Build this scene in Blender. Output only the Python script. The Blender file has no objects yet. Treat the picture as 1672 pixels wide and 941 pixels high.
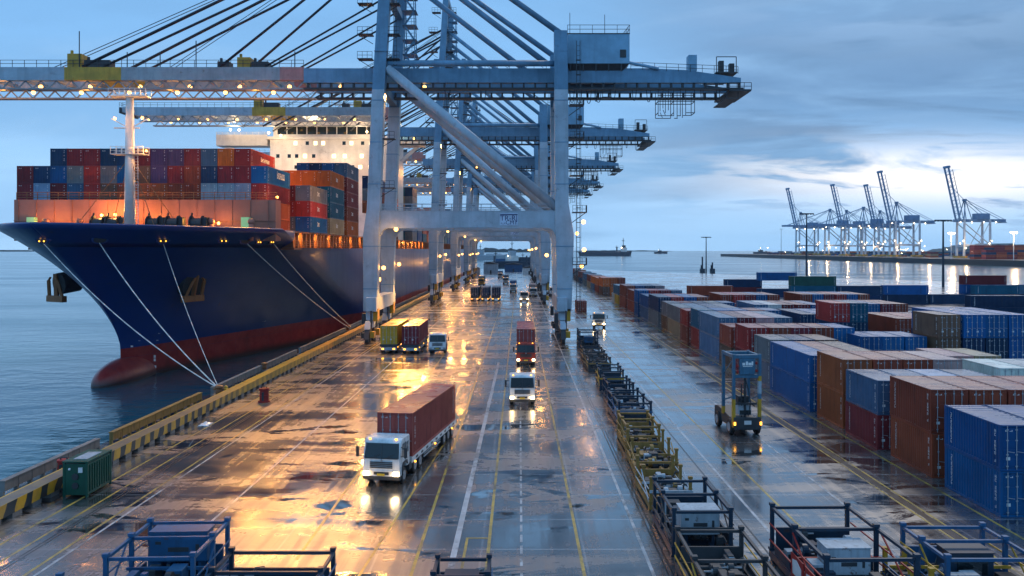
import bpy, math, random
from mathutils import Vector, Matrix
R = math.radians
rnd = random.Random(7)
sc = bpy.context.scene
col = sc.collection

# ------------------------------------------------------------------ camera
cam_d = bpy.data.cameras.new('camera'); cam = bpy.data.objects.new('camera', cam_d); col.objects.link(cam)
cam.location = (0, 0, 15); cam.rotation_euler = (R(90), 0, 0)
cam_d.sensor_width = 36; cam_d.lens = 1350/1672*36
cam_d.shift_x = -12/1672; cam_d.shift_y = -62.5/1672
cam_d.clip_start = 1; cam_d.clip_end = 30000
sc.camera = cam
def px(x, Y): return (x-848)*Y/1350          # X of picture column x at depth Y
def pz(y, Y): return 15-(y-408)*Y/1350       # height of picture row y at depth Y

# ------------------------------------------------------------------ node helpers
class NT:
    def __init__(s, nt): s.nt = nt; s.n = nt.nodes; s.l = nt.links
    def add(s, t, **kw):
        n = s.n.new(t)
        for k, v in kw.items():
            if k == 'ins':
                for a, b in v.items():
                    if hasattr(b, 'is_output') or isinstance(b, bpy.types.NodeSocket): s.l.new(b, n.inputs[a])
                    else: n.inputs[a].default_value = b
            else: setattr(n, k, v)
        return n
    def math(s, op, a, b=0.0, clamp=False):
        n = s.n.new('ShaderNodeMath'); n.operation = op; n.use_clamp = clamp
        for i, v in enumerate((a, b)):
            if isinstance(v, bpy.types.NodeSocket): s.l.new(v, n.inputs[i])
            else: n.inputs[i].default_value = v
        return n.outputs[0]
    def mix(s, f, a, b, blend='MIX'):
        n = s.n.new('ShaderNodeMix'); n.data_type = 'RGBA'; n.blend_type = blend
        for i, v in ((0, f), (6, a), (7, b)):
            if isinstance(v, bpy.types.NodeSocket): s.l.new(v, n.inputs[i])
            else: n.inputs[i].default_value = v if i == 0 else (tuple(v)+(1,))[:4]
        return n.outputs[2]
    def noise(s, vec, scale, detail=4, rough=.55, dist=0):
        n = s.add('ShaderNodeTexNoise', ins={'Scale': scale, 'Detail': detail, 'Roughness': rough, 'Distortion': dist})
        s.l.new(vec, n.inputs['Vector']); return n.outputs['Fac']
    def ramp(s, f, a, b):      # smooth step a..b
        n = s.n.new('ShaderNodeMapRange'); n.interpolation_type = 'SMOOTHSTEP'
        s.l.new(f, n.inputs[0]); n.inputs[1].default_value = a; n.inputs[2].default_value = b
        return n.outputs[0]
    def mapping(s, vec, scale=(1, 1, 1), loc=(0, 0, 0)):
        n = s.add('ShaderNodeMapping', ins={'Scale': scale, 'Location': loc}); s.l.new(vec, n.inputs[0]); return n.outputs[0]

MATS = {}
def new_mat(name):
    m = bpy.data.materials.new(name); m.use_nodes = True; MATS[name] = m
    t = NT(m.node_tree); b = m.node_tree.nodes['Principled BSDF']
    return m, t, b
def paint(name, c, rough=.45, dirt=.5, scale=.6, rust=0.0, metal=0.0):
    """weathered painted steel: uneven tone, grime, and rust patches"""
    m, t, b = new_mat(name)
    tc = t.add('ShaderNodeTexCoord').outputs['Object']
    n1 = t.noise(tc, scale, 6, .65); n2 = t.noise(t.mapping(tc, (3, 3, .35)), scale*1.5, 4)
    g = t.math('MULTIPLY', t.ramp(n2, .45, .75), dirt)
    cc = t.mix(t.ramp(n1, .3, .7), [x*.8 for x in c], [min(1, x*1.12) for x in c])
    cc = t.mix(g, cc, [x*.45+.01 for x in c])
    if rust: cc = t.mix(t.math('MULTIPLY', t.ramp(t.noise(tc, scale*2.2, 8, .7), .6, .68), rust), cc, (.10, .038, .015))
    t.l.new(cc, b.inputs['Base Color'])
    t.l.new(t.math('ADD', t.math('MULTIPLY', n1, .25), rough-.12), b.inputs['Roughness'])
    b.inputs['Metallic'].default_value = metal; b.inputs['Specular IOR Level'].default_value = .3
    return m
def emit(name, c, s):
    m, t, b = new_mat(name)
    b.inputs['Base Color'].default_value = (*c, 1); b.inputs['Emission Color'].default_value = (*c, 1); b.inputs['Emission Strength'].default_value = s
    return m
def box_paint(name, attr=False):
    """container paint: colour of the object (or of the face), dirt streaks, rust, wet upper faces"""
    m, t, b = new_mat(name)
    if attr: base = t.add('ShaderNodeAttribute', attribute_name='tone').outputs['Color']
    else: base = t.add('ShaderNodeObjectInfo').outputs['Color']
    tc = t.add('ShaderNodeTexCoord').outputs['Object']
    oi = t.add('ShaderNodeObjectInfo').outputs['Random']
    off = t.add('ShaderNodeVectorMath', operation='ADD'); t.l.new(tc, off.inputs[0])
    cx = t.add('ShaderNodeCombineXYZ'); t.l.new(t.math('MULTIPLY', oi, 90), cx.inputs[0]); t.l.new(t.math('MULTIPLY', oi, 40), cx.inputs[2]); t.l.new(cx.outputs[0], off.inputs[1])
    v = off.outputs[0]
    n1 = t.noise(v, .45, 5, .6); streak = t.noise(t.mapping(v, (2.6, 2.6, .3)), 1.0, 5, .6)
    fine = t.noise(v, 5, 5, .7)
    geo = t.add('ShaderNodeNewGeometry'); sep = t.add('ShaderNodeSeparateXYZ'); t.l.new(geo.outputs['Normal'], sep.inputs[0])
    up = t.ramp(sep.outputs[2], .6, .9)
    c = t.mix(t.ramp(n1, .3, .75), base, t.mix(1.0, base, (.72, .72, .74), 'MULTIPLY'))
    c = t.mix(t.math('MULTIPLY', t.ramp(streak, .5, .78), .45), c, (.03, .026, .024))
    c = t.mix(t.math('MULTIPLY', t.ramp(fine, .62, .72), .55), c, (.085, .035, .018))
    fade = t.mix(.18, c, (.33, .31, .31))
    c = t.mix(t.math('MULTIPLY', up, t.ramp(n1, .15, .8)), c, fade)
    t.l.new(c, b.inputs['Base Color'])
    r1 = t.math('ADD', t.math('MULTIPLY', n1, .3), .3)
    r2 = t.math('ADD', t.math('MULTIPLY', t.noise(v, .5, 2), .25), .16, True)
    rr = t.add('ShaderNodeMix'); t.l.new(up, rr.inputs[0]); t.l.new(r1, rr.inputs[2]); t.l.new(r2, rr.inputs[3])
    t.l.new(rr.outputs[0], b.inputs['Roughness'])
    t.l.new(t.math('ADD', t.math('MULTIPLY', up, .35), .18), b.inputs['Specular IOR Level'])
    return m

M = {}
M['box'] = box_paint('container_paint'); M['boxes'] = box_paint('container_paint_mixed', True)
M['mark'] = paint('white_lettering', (.75, .75, .73), .5, .3)
M['rod'] = paint('galvanised_rod', (.42, .43, .45), .4, .3, metal=.4)
M['crane'] = paint('crane_blue_grey', (.37, .45, .51), .42, .35, .25, .25)
M['crane_up'] = paint('crane_blue', (.13, .27, .395), .42, .4, .3, .2)
M['house'] = paint('machinery_house_blue', (.20, .38, .52), .45, .25, .3)
M['boom_grey'] = paint('boom_grey', (.30, .34, .36), .5, .5, .3, .5)
M['boom_yellow'] = paint('boom_yellow', (.50, .30, .04), .5, .5, .4, .5)
M['boom_pink'] = paint('boom_pink', (.42, .20, .18), .5, .4, .4, .3)
M['steel'] = paint('dark_steel', (.045, .05, .055), .5, .4, .8, .5)
M['cable'] = paint('dark_cable', (.03, .035, .045), .5, .2)
M['yellow'] = paint('machine_yellow', (.55, .30, .03), .45, .6, .8, .7)
M['steelblue'] = paint('mast_blue', (.055, .15, .23), .4, .5, .8, .6)
M['ochre'] = paint('rusty_ochre', (.30, .17, .045), .5, .7, .8, .9)
M['blue'] = paint('machine_blue', (.022, .10, .21), .4, .5, .8, .6)
M['navy'] = paint('machine_navy', (.014, .036, .062), .4, .5, .8, .6)
M['red'] = paint('machine_red', (.36, .025, .02), .4, .5, .8, .4)
M['greybox'] = paint('machine_grey', (.36, .42, .46), .4, .6, .9, .8)
M['white'] = paint('truck_white', (.68, .70, .70), .28, .3, .9)
M['cabred'] = paint('truck_red', (.26, .035, .02), .28, .3, .9)
M['shipwhite'] = paint('ship_white', (.74, .71, .66), .4, .25, .15, .25)
M['deck'] = paint('ship_deck', (.17, .06, .035), .5, .5, .4, .4)
M['shiprail'] = paint('ship_lashing', (.33, .13, .05), .5, .5, .4, .6)
M['wallred'] = paint('breakwater_paint', (.46, .17, .11), .5, .45, .12, .35)
M['green'] = paint('box_green', (.012, .085, .055), .35, .5, .7, .3)
M['rubber'] = paint('rubber', (.018, .018, .019), .6, .3)
M['hub'] = paint('wheel_rim', (.36, .36, .37), .4, .5, 2)
M['rope'] = paint('mooring_rope', (.72, .68, .62), .8, .3, 2)
M['concrete'] = paint('quay_concrete', (.20, .19, .18), .55, .7, .5)
M['pole'] = paint('dark_pole', (.035, .05, .07), .5, .2)
M['farcrane'] = paint('far_crane_blue', (.13, .24, .40), .5, .3, .1)
M['farleg'] = paint('far_crane_white', (.46, .52, .58), .5, .3, .1)
M['farland'] = paint('far_quay', (.022, .026, .032), .6, .5, .05)
M['signwhite'] = paint('sign_white', (.50, .60, .72), .45, .3)
M['signblue'] = paint('sign_blue', (.008, .02, .12), .45, .2)
M['plate'] = paint('number_plate', (.70, .48, .04), .4, .2)
m, t, b = new_mat('dark_glass'); b.inputs['Base Color'].default_value = (.008, .016, .02, 1); b.inputs['Roughness'].default_value = .06; M['glass'] = m
M['lamp'] = emit('lamp_warm', (1, .46, .10), 5); M['lampw'] = emit('lamp_white', (1, .70, .36), 6)
M['head'] = emit('headlight', (1, .70, .36), 16); M['marker'] = emit('marker_lamp', (1, .42, .04), 3.5)
M['win'] = emit('lit_window', (1, .80, .45), 2.2)
M['green_lit'] = emit('green_lit_glass', (.35, .7, .3), .15)
M['farlamp'] = emit('far_lamp', (1, .68, .36), 25)

# hull paint: navy above the boot line, red below, weathering
m, t, b = new_mat('hull_paint'); M['hull'] = m
tc = t.add('ShaderNodeTexCoord').outputs['Object']; sep = t.add('ShaderNodeSeparateXYZ'); t.l.new(tc, sep.inputs[0])
n1 = t.noise(tc, .06, 6, .6); n2 = t.noise(t.mapping(tc, (1, .35, .12)), .8, 6, .65); n3 = t.noise(tc, .6, 7, .7)
navy = t.mix(t.ramp(n1, .3, .7), (.004, .030, .135), (.006, .044, .19))
navy = t.mix(t.math('MULTIPLY', t.ramp(n2, .55, .8), .25), navy, (.05, .07, .11))
red = t.mix(t.ramp(n3, .35, .65), (.27, .022, .022), (.36, .05, .04))
red = t.mix(t.math('MULTIPLY', t.ramp(n2, .5, .75), .6), red, (.12, .035, .03))
wl = t.ramp(sep.outputs[2], -2.9, -1.6)
red = t.mix(wl, (.06, .03, .022), red)
edge = t.math('GREATER_THAN', sep.outputs[2], 1.3)
def seam_(c, per, w_):
    f = t.math('FRACT', t.math('DIVIDE', c, per)); return t.math('LESS_THAN', t.math('MINIMUM', f, t.math('SUBTRACT', 1.0, f)), w_/per)
seam = t.math('MAXIMUM', seam_(sep.outputs[2], 2.65, .03), seam_(sep.outputs[1], 9.2, .035))
streak = t.math('MULTIPLY', t.ramp(t.noise(t.mapping(tc, (.9, .9, .06)), 1.0, 5, .6), .60, .74), t.ramp(t.noise(tc, .12, 3), .42, .62))
navy = t.mix(t.math('MULTIPLY', streak, .55), navy, (.075, .045, .035))
cc = t.mix(edge, red, navy); cc = t.mix(t.math('MULTIPLY', seam, .5), cc, (.03, .05, .10))
t.l.new(cc, b.inputs['Base Color'])
t.l.new(t.math('ADD', t.math('MULTIPLY', n2, .25), .2), b.inputs['Roughness'])
bp = t.add('ShaderNodeBump', ins={'Strength': .05, 'Distance': .4}); t.l.new(t.noise(t.mapping(tc, (1, .5, .5)), .35, 3), bp.inputs['Height']); t.l.new(bp.outputs[0], b.inputs['Normal'])

# barrier: yellow with slanting dark stripes on its side
m, t, b = new_mat('barrier_paint'); M['barrier'] = m
tc = t.add('ShaderNodeTexCoord').outputs['Object']; sep = t.add('ShaderNodeSeparateXYZ'); t.l.new(tc, sep.inputs[0])
s = t.math('ADD', sep.outputs[1], t.math('MULTIPLY', sep.outputs[2], -.55))
s = t.math('FRACT', t.math('ADD', t.math('MULTIPLY', s, .62), t.math('MULTIPLY', t.noise(tc, .35, 2), .8)))
stripe = t.math('GREATER_THAN', s, .52)
geo = t.add('ShaderNodeNewGeometry'); sp2 = t.add('ShaderNodeSeparateXYZ'); t.l.new(geo.outputs['Normal'], sp2.inputs[0])
top = t.math('GREATER_THAN', sp2.outputs[2], .7)
dirt = t.ramp(t.noise(tc, .7, 6, .7), .42, .62)
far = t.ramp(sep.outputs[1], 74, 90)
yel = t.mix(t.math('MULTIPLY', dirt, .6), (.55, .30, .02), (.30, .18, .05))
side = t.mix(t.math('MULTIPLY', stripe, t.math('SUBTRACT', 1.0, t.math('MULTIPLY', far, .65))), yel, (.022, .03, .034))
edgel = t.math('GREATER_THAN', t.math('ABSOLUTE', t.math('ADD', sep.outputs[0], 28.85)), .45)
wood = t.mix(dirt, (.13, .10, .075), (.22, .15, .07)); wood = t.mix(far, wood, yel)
topc = t.mix(edgel, wood, (.55, .32, .03))
t.l.new(t.mix(top, side, topc), b.inputs['Base Color']); b.inputs['Roughness'].default_value = .4

# wet apron: concrete slabs, joints, stains and standing water
m, t, b = new_mat('wet_apron'); M['ground'] = m
tc = t.add('ShaderNodeTexCoord').outputs['Object']
sep = t.add('ShaderNodeSeparateXYZ'); t.l.new(tc, sep.inputs[0])
def joint(c, per, w, off=0.0):
    f = t.math('FRACT', t.math('ADD', t.math('DIVIDE', c, per), off))
    return t.math('LESS_THAN', t.math('MINIMUM', f, t.math('SUBTRACT', 1.0, f)), w/per)
jy = joint(sep.outputs[1], 4.6, .06); jx = joint(sep.outputs[0], 5.1, .05, .37)
jn = t.ramp(t.noise(tc, .25, 3), .35, .55)
j = t.math('MAXIMUM', jy, t.math('MULTIPLY', jx, .6))
wn = t.add('ShaderNodeTexWhiteNoise', noise_dimensions='2D')
cell = t.add('ShaderNodeCombineXYZ'); t.l.new(t.math('FLOOR', t.math('ADD', t.math('DIVIDE', sep.outputs[0], 5.1), .37)), cell.inputs[0]); t.l.new(t.math('FLOOR', t.math('DIVIDE', sep.outputs[1], 4.6)), cell.inputs[1])
t.l.new(cell.outputs[0], wn.inputs['Vector'])
big = t.noise(tc, .055, 5, .6, .4); mid = t.noise(t.mapping(tc, (.5, 1.25, 1)), .36, 8, .66, .8); fin = t.noise(tc, 2.3, 6, .7)
tracks = t.noise(t.mapping(tc, (1.6, .05, 1)), .9, 4, .6)
pud = t.ramp(t.math('ADD', t.math('ADD', t.math('MULTIPLY', mid, .60), t.math('ADD', t.math('MULTIPLY', jy, .02), t.math('MULTIPLY', fin, .06))), t.math('MULTIPLY', big, .34)), .532, .585)
base = t.mix(t.ramp(big, .3, .7), (.060, .060, .060), (.120, .118, .113))
base = t.mix(t.math('MULTIPLY', wn.outputs[0], .35), base, (.032, .033, .036))
base = t.mix(t.math('MULTIPLY', t.ramp(tracks, .48, .62), .65), base, (.035, .035, .037))
base = t.mix(t.math('MULTIPLY', t.ramp(fin, .4, .7), .35), base, (.05, .047, .045))
base = t.mix(t.math('MULTIPLY', pud, .75), base, (.010, .010, .010))
base = t.mix(t.math('MULTIPLY', j, t.math('ADD', t.math('MULTIPLY', jn, .6), .4)), base, (.26, .26, .26))
t.l.new(base, b.inputs['Base Color'])
film = t.ramp(t.noise(t.mapping(tc, (.5, 1.3, 1), (31, 7, 0)), .13, 6, .6, .5), .38, .62)
rdry = t.math('ADD', t.math('MULTIPLY', fin, .18), t.math('ADD', .04, t.math('ADD', t.math('MULTIPLY', film, .27), t.math('MULTIPLY', t.ramp(tracks, .45, .62), .09))))
rr = t.add('ShaderNodeMix'); t.l.new(pud, rr.inputs[0]); t.l.new(rdry, rr.inputs[2]); rr.inputs[3].default_value = .035
t.l.new(rr.outputs[0], b.inputs['Roughness']); b.inputs['IOR'].default_value = 1.5; b.inputs['Coat Weight'].default_value = 1; b.inputs['Coat IOR'].default_value = 1.85; t.l.new(t.math('MULTIPLY', rr.outputs[0], .8), b.inputs['Coat Roughness'])
bp = t.add('ShaderNodeBump', ins={'Distance': .02}); t.l.new(t.math('SUBTRACT', .55, t.math('MULTIPLY', pud, .52)), bp.inputs['Strength'])
t.l.new(t.math('ADD', t.math('MULTIPLY', t.noise(tc, 6, 5, .6), .5), t.math('MULTIPLY', t.noise(tc, .7, 4), 1.2)), bp.inputs['Height']); t.l.new(bp.outputs[0], b.inputs['Normal'])
def line_mat(name, c):
    m, t, b = new_mat(name)
    tc = t.add('ShaderNodeTexCoord').outputs['Object']
    w = t.ramp(t.noise(tc, 1.1, 7, .75), .40, .58); w2 = t.ramp(t.noise(tc, .12, 3), .35, .65)
    t.l.new(t.mix(t.math('MULTIPLY', w, t.math('ADD', t.math('MULTIPLY', w2, .6), .3)), c, (.07, .068, .066)), b.inputs['Base Color'])
    b.inputs['Roughness'].default_value = .28
    return m
M['lineyellow'] = line_mat('worn_yellow_line', (.55, .36, .06)); M['linewhite'] = line_mat('worn_white_line', (.50, .50, .50))
M['rail'] = line_mat('rail_groove', (.012, .012, .013))

# sea
m, t, b = new_mat('sea_water'); M['sea'] = m
tc = t.add('ShaderNodeTexCoord').outputs['Object']
h = t.math('ADD', t.math('MULTIPLY', t.noise(t.mapping(tc, (.55, 1, 1)), .16, 5, .55, .3), 1.0), t.math('MULTIPLY', t.noise(t.mapping(tc, (.7, 1, 1)), .9, 3, .5), .22))
bp = t.add('ShaderNodeBump', ins={'Strength': .34, 'Distance': 1.0}); t.l.new(h, bp.inputs['Height']); t.l.new(bp.outputs[0], b.inputs['Normal'])
sl = t.ramp(t.noise(t.mapping(tc, (.4, 1.6, 1)), .012, 4, .6), .4, .65)
t.l.new(t.mix(sl, (.010, .070, .105), (.016, .095, .13)), b.inputs['Base Color'])
t.l.new(t.math('ADD', t.math('MULTIPLY', sl, .10), .10), b.inputs['Roughness']); b.inputs['IOR'].default_value = 1.33

# ------------------------------------------------------------------ mesh builder
class MB:
    def __init__(s): s.v = []; s.f = []; s.m = []
    def add(s, vs, fs, mi=0):
        o = len(s.v); s.v += [tuple(v) for v in vs]; s.f += [tuple(i+o for i in f) for f in fs]; s.m += [mi]*len(fs)
    def box(s, x0, x1, y0, y1, z0, z1, mi=0):
        s.add([(x0, y0, z0), (x1, y0, z0), (x1, y1, z0), (x0, y1, z0), (x0, y0, z1), (x1, y0, z1), (x1, y1, z1), (x0, y1, z1)],
              [(0, 3, 2, 1), (4, 5, 6, 7), (0, 1, 5, 4), (1, 2, 6, 5), (2, 3, 7, 6), (3, 0, 4, 7)], mi)
    def bar(s, p, q, w, h, mi=0):
        p, q = Vector(p), Vector(q); d = (q-p).normalized()
        up = Vector((0, 0, 1)) if abs(d.z) < .95 else Vector((0, 1, 0))
        a = d.cross(up).normalized()*w/2; c = a.cross(d).normalized()*h/2
        vs = [p-a-c, p+a-c, p+a+c, p-a+c, q-a-c, q+a-c, q+a+c, q-a+c]
        s.add(vs, [(0, 1, 2, 3), (7, 6, 5, 4), (0, 4, 5, 1), (1, 5, 6, 2), (2, 6, 7, 3), (3, 7, 4, 0)], mi)
    def tube(s, p, q, r, n=8, mi=0, r2=None, cap=True):
        p, q = Vector(p), Vector(q); d = (q-p).normalized(); r2 = r if r2 is None else r2
        up = Vector((0, 0, 1)) if abs(d.z) < .95 else Vector((0, 1, 0))
        a = d.cross(up).normalized(); c = a.cross(d)
        vs = []
        for pp, rr in ((p, r), (q, r2)):
            for k in range(n):
                w = 2*math.pi*k/n; vs.append(pp+a*rr*math.cos(w)+c*rr*math.sin(w))
        fs = [(k, (k+1) % n, n+(k+1) % n, n+k) for k in range(n)]
        if cap: fs += [tuple(range(n-1, -1, -1)), tuple(range(n, 2*n))]
        s.add(vs, fs, mi)
    def path(s, pts, r, n=5, mi=0):
        for a, b_ in zip(pts, pts[1:]): s.tube(a, b_, r, n, mi)
    def loft(s, secs, mi=0):            # secs: (cx, cy, z, wx, wy) rectangles going up
        vs = []
        for cx, cy, z, wx, wy in secs:
            vs += [(cx-wx/2, cy-wy/2, z), (cx+wx/2, cy-wy/2, z), (cx+wx/2, cy+wy/2, z), (cx-wx/2, cy+wy/2, z)]
        fs = [(3, 2, 1, 0)]
        for i in range(len(secs)-1):
            for k in range(4): fs.append((4*i+k, 4*i+(k+1) % 4, 4*i+4+(k+1) % 4, 4*i+4+k))
        n = 4*(len(secs)-1); fs.append((n, n+1, n+2, n+3))
        s.add(vs, fs, mi)
    def prism(s, poly, axis, a0, a1, mi=0):
        n = len(poly)
        def P(u, w, a): return {'y': (u, a, w), 'x': (a, u, w), 'z': (u, w, a)}[axis]
        vs = [P(u, w, a0) for u, w in poly]+[P(u, w, a1) for u, w in poly]
        s.add(vs, [tuple(range(n)), tuple(range(2*n-1, n-1, -1))]+[(k, k+n, (k+1) % n+n, (k+1) % n) for k in range(n)], mi)
    def ball(s, c, r, n=10, m=6, mi=0, sc_=(1, 1, 1)):
        vs = [(c[0], c[1], c[2]+r*sc_[2])]
        for i in range(1, m):
            a = math.pi*i/m
            for k in range(n):
                w = 2*math.pi*k/n
                vs.append((c[0]+r*sc_[0]*math.sin(a)*math.cos(w), c[1]+r*sc_[1]*math.sin(a)*math.sin(w), c[2]+r*sc_[2]*math.cos(a)))
        vs.append((c[0], c[1], c[2]-r*sc_[2])); L = len(vs)-1
        fs = [(0, 1+k, 1+(k+1) % n) for k in range(n)]
        for i in range(m-2):
            for k in range(n): fs.append((1+i*n+k, 1+(i+1)*n+k, 1+(i+1)*n+(k+1) % n, 1+i*n+(k+1) % n))
        fs += [(L, 1+(m-2)*n+(k+1) % n, 1+(m-2)*n+k) for k in range(n)]
        s.add(vs, fs, mi)
    def railing(s, p, q, h=1.1, step=2.0, r=.03, mi=0, rails=2):
        p, q = Vector(p), Vector(q); n = max(1, round((q-p).length/step))
        for k in range(n+1):
            a = p.lerp(q, k/n); s.bar(a, a+Vector((0, 0, h)), r*2, r*2, mi)
        for k in range(1, rails+1):
            z = Vector((0, 0, h*k/rails)); s.bar(p+z, q+z, r*2, r*2, mi)
    def mesh(s, name, mats, smooth=False):
        me = bpy.data.meshes.new(name); me.from_pydata(s.v, [], s.f)
        for m_ in (mats if isinstance(mats, (list, tuple)) else [mats]): me.materials.append(m_)
        me.polygons.foreach_set('material_index', s.m)
        if smooth: me.polygons.foreach_set('use_smooth', [True]*len(me.polygons))
        me.update(); return me
    def build(s, name, mats, parent=None, smooth=False):
        o = bpy.data.objects.new(name, s.mesh(name, mats, smooth)); col.objects.link(o)
        if parent: o.parent = parent
        return o
def bevel(o, w=.03, seg=2):
    md = o.modifiers.new('bevel', 'BEVEL'); md.width = w; md.segments = seg; md.limit_method = 'ANGLE'; return o
def tag(o, label=None, cat=None, group=None, kind=None):
    if label:
        o['label'] = label
    if cat: o['category'] = cat
    if group: o['group'] = group
    if kind: o['kind'] = kind
    return o
def thing(name, loc, label, cat, group=None, rz=0):
    o = bpy.data.objects.new(name, None); col.objects.link(o); o.location = loc; o.rotation_euler = (0, 0, rz); o.empty_display_size = .5
    return tag(o, label, cat, group)
def copy_tree(o, parent=None):
    c = o.copy(); col.objects.link(c); c.parent = parent
    for ch in o.children: copy_tree(ch, c)
    return c
def part_like(src, name, parent, loc=(0, 0, 0), rot=(0, 0, 0)):
    c = bpy.data.objects.new(name, src if isinstance(src, bpy.types.Mesh) else src.data); col.objects.link(c); c.parent = parent; c.location = loc; c.rotation_euler = rot; return c
def light(loc, power, color=(1, .55, .17), radius=.3, parent=None, kind='POINT', rot=None, angle=120):
    d = bpy.data.lights.new('lamp_light', kind); d.energy = power; d.color = color; d.shadow_soft_size = radius
    if kind == 'SPOT': d.spot_size = R(angle); d.spot_blend = .6
    o = bpy.data.objects.new('lamp_light', d); col.objects.link(o); o.location = loc
    if rot: o.rotation_euler = rot
    if parent: o.parent = parent
    return o
ORD = ['first', 'second', 'third', 'fourth', 'fifth', 'sixth', 'seventh', 'eighth', 'ninth', 'tenth', 'eleventh', 'twelfth', 'thirteenth', 'fourteenth', 'fifteenth', 'sixteenth', 'seventeenth', 'eighteenth', 'nineteenth', 'twentieth', 'twenty-first', 'twenty-second', 'twenty-third', 'twenty-fourth', 'twenty-fifth']
def text_mesh(txt, size, mat, name):
    c = bpy.data.curves.new(name, 'FONT'); c.body = txt; c.size = size; c.align_x = 'CENTER'; c.align_y = 'CENTER'; c.extrude = .004
    o = bpy.data.objects.new(name, c); col.objects.link(o)
    dg = bpy.context.evaluated_depsgraph_get(); me = bpy.data.meshes.new_from_object(o.evaluated_get(dg))
    bpy.data.objects.remove(o); me.materials.clear(); me.materials.append(mat); me.name = name
    return me
WARM = (1, .43, .085)
# ------------------------------------------------------------------ world and daylight
w = bpy.data.worlds.new('World'); sc.world = w; w.use_nodes = True
t = NT(w.node_tree); bg = w.node_tree.nodes['Background']
sky = t.add('ShaderNodeTexSky', sky_type='NISHITA', sun_disc=False, sun_elevation=R(42), sun_rotation=R(28), air_density=1.4, dust_density=1.5, ozone_density=3.0)
tc = t.add('ShaderNodeTexCoord').outputs['Generated']
sep = t.add('ShaderNodeSeparateXYZ'); t.l.new(tc, sep.inputs[0])
X_, Y_, Z_ = sep.outputs
den = t.math('ADD', t.math('MAXIMUM', Z_, 0.0), .13)
pl = t.add('ShaderNodeCombineXYZ'); t.l.new(t.math('DIVIDE', X_, den), pl.inputs[0]); t.l.new(t.math('DIVIDE', Y_, den), pl.inputs[1])
p = pl.outputs[0]
n1 = t.noise(t.mapping(p, (.55, .8, 1), (3.1, 1.7, 0)), .55, 6, .52, .3)
n2 = t.noise(t.mapping(p, (1, 1.5, 1), (7.7, 2.2, 0)), 1.3, 6, .55, .4)
soft = t.noise(t.mapping(p, (.6, 1, 1), (1.2, 9, 0)), .3, 3, .5)
yy = t.math('MAXIMUM', Y_, .05)
az = t.math('DIVIDE', X_, yy); el = t.math('DIVIDE', Z_, yy)
right = t.ramp(az, -.05, .42)
low = t.math('SUBTRACT', 1.0, t.ramp(el, .02, .20))
# clear blue-grey overcast, darker blue cloud banks, a bright break low on the right
base = t.mix(t.ramp(soft, .35, .65), (.235, .50, .86), (.36, .64, .97))
base = t.mix(t.ramp(el, .0, .35), base, (.21, .47, .84))
base = t.mix(t.math('MULTIPLY', low, .35), base, (.44, .68, .95))
cl = t.math('MULTIPLY', t.ramp(n1, .45, .57), t.math('ADD', .34, t.math('MULTIPLY', right, .75)), True)
skyc = t.mix(cl, base, (.16, .335, .58))
bank = t.math('MULTIPLY', t.math('MULTIPLY', t.ramp(az, .02, .30), t.ramp(t.math('ADD', el, t.math('MULTIPLY', n2, .16)), .17, .27)), .85)
skyc = t.mix(bank, skyc, t.mix(t.ramp(n2, .35, .7), (.10, .215, .41), (.235, .42, .68)))
def bump_(v, c, w_):
    d = t.math('DIVIDE', t.math('SUBTRACT', v, c), w_); return t.math('POWER', 2.718, t.math('MULTIPLY', t.math('MULTIPLY', d, d), -1.0))
lay = t.noise(t.mapping(p, (.6, 1.5, 1), (4.4, 8.1, 0)), .8, 7, .58, .5)
skyc = t.mix(t.math('MULTIPLY', t.math('MULTIPLY', t.ramp(lay, .50, .64), t.math('ADD', .12, t.math('MULTIPLY', right, .75))), t.ramp(el, .05, .12)), skyc, (.115, .235, .42))
skyc = t.mix(t.math('MULTIPLY', t.math('MULTIPLY', t.ramp(lay, .46, .36), t.math('ADD', .10, t.math('MULTIPLY', right, .18))), t.ramp(el, .04, .12)), skyc, (.50, .72, .96))
gap = t.math('MULTIPLY', bump_(az, .52, .24), bump_(el, .09, .034))
gap = t.math('MULTIPLY', gap, t.ramp(t.math('ADD', t.math('MULTIPLY', n2, .65), t.math('MULTIPLY', n1, .35)), .60, .50))
skyc = t.mix(t.math('MULTIPLY', gap, .88, True), skyc, (1.30, 1.20, 1.12))
gap2 = t.math('MULTIPLY', t.math('MULTIPLY', bump_(az, .45, .3), bump_(el, .29, .06)), t.ramp(n2, .55, .40))
skyc = t.mix(t.math('MULTIPLY', gap2, .40, True), skyc, (.40, .62, .92))
puff = t.math('MULTIPLY', t.math('MULTIPLY', bump_(az, .52, .25), bump_(el, .06, .035)), t.ramp(n2, .52, .62))
skyc = t.mix(t.math('MULTIPLY', puff, .9, True), skyc, (.25, .41, .66))
sk = t.add('ShaderNodeVectorMath', operation='SCALE'); t.l.new(skyc, sk.inputs[0]); t.l.new(t.math('ADD', 7.4, t.math('MULTIPLY', t.ramp(Y_, .15, -.55), 3.0)), sk.inputs['Scale'])  # sky brightened behind the camera, added fill for camera-facing sides
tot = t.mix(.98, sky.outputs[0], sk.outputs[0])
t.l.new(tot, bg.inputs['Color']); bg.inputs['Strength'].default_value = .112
sd = bpy.data.lights.new('sun', 'SUN'); sd.energy = .9; sd.angle = R(20); sd.color = (1, .86, .74)
so = bpy.data.objects.new('sun', sd); col.objects.link(so); so.rotation_euler = (R(-48), 0, R(-28))
vs_ = sc.view_settings; vs_.view_transform = 'Standard'; vs_.look = 'None'; vs_.gamma = 1; vs_.exposure = .48; vs_.use_curve_mapping = False
sc.cycles.use_denoising = True
try: sc.cycles.denoiser = 'OPENIMAGEDENOISE'
except Exception: pass
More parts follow.
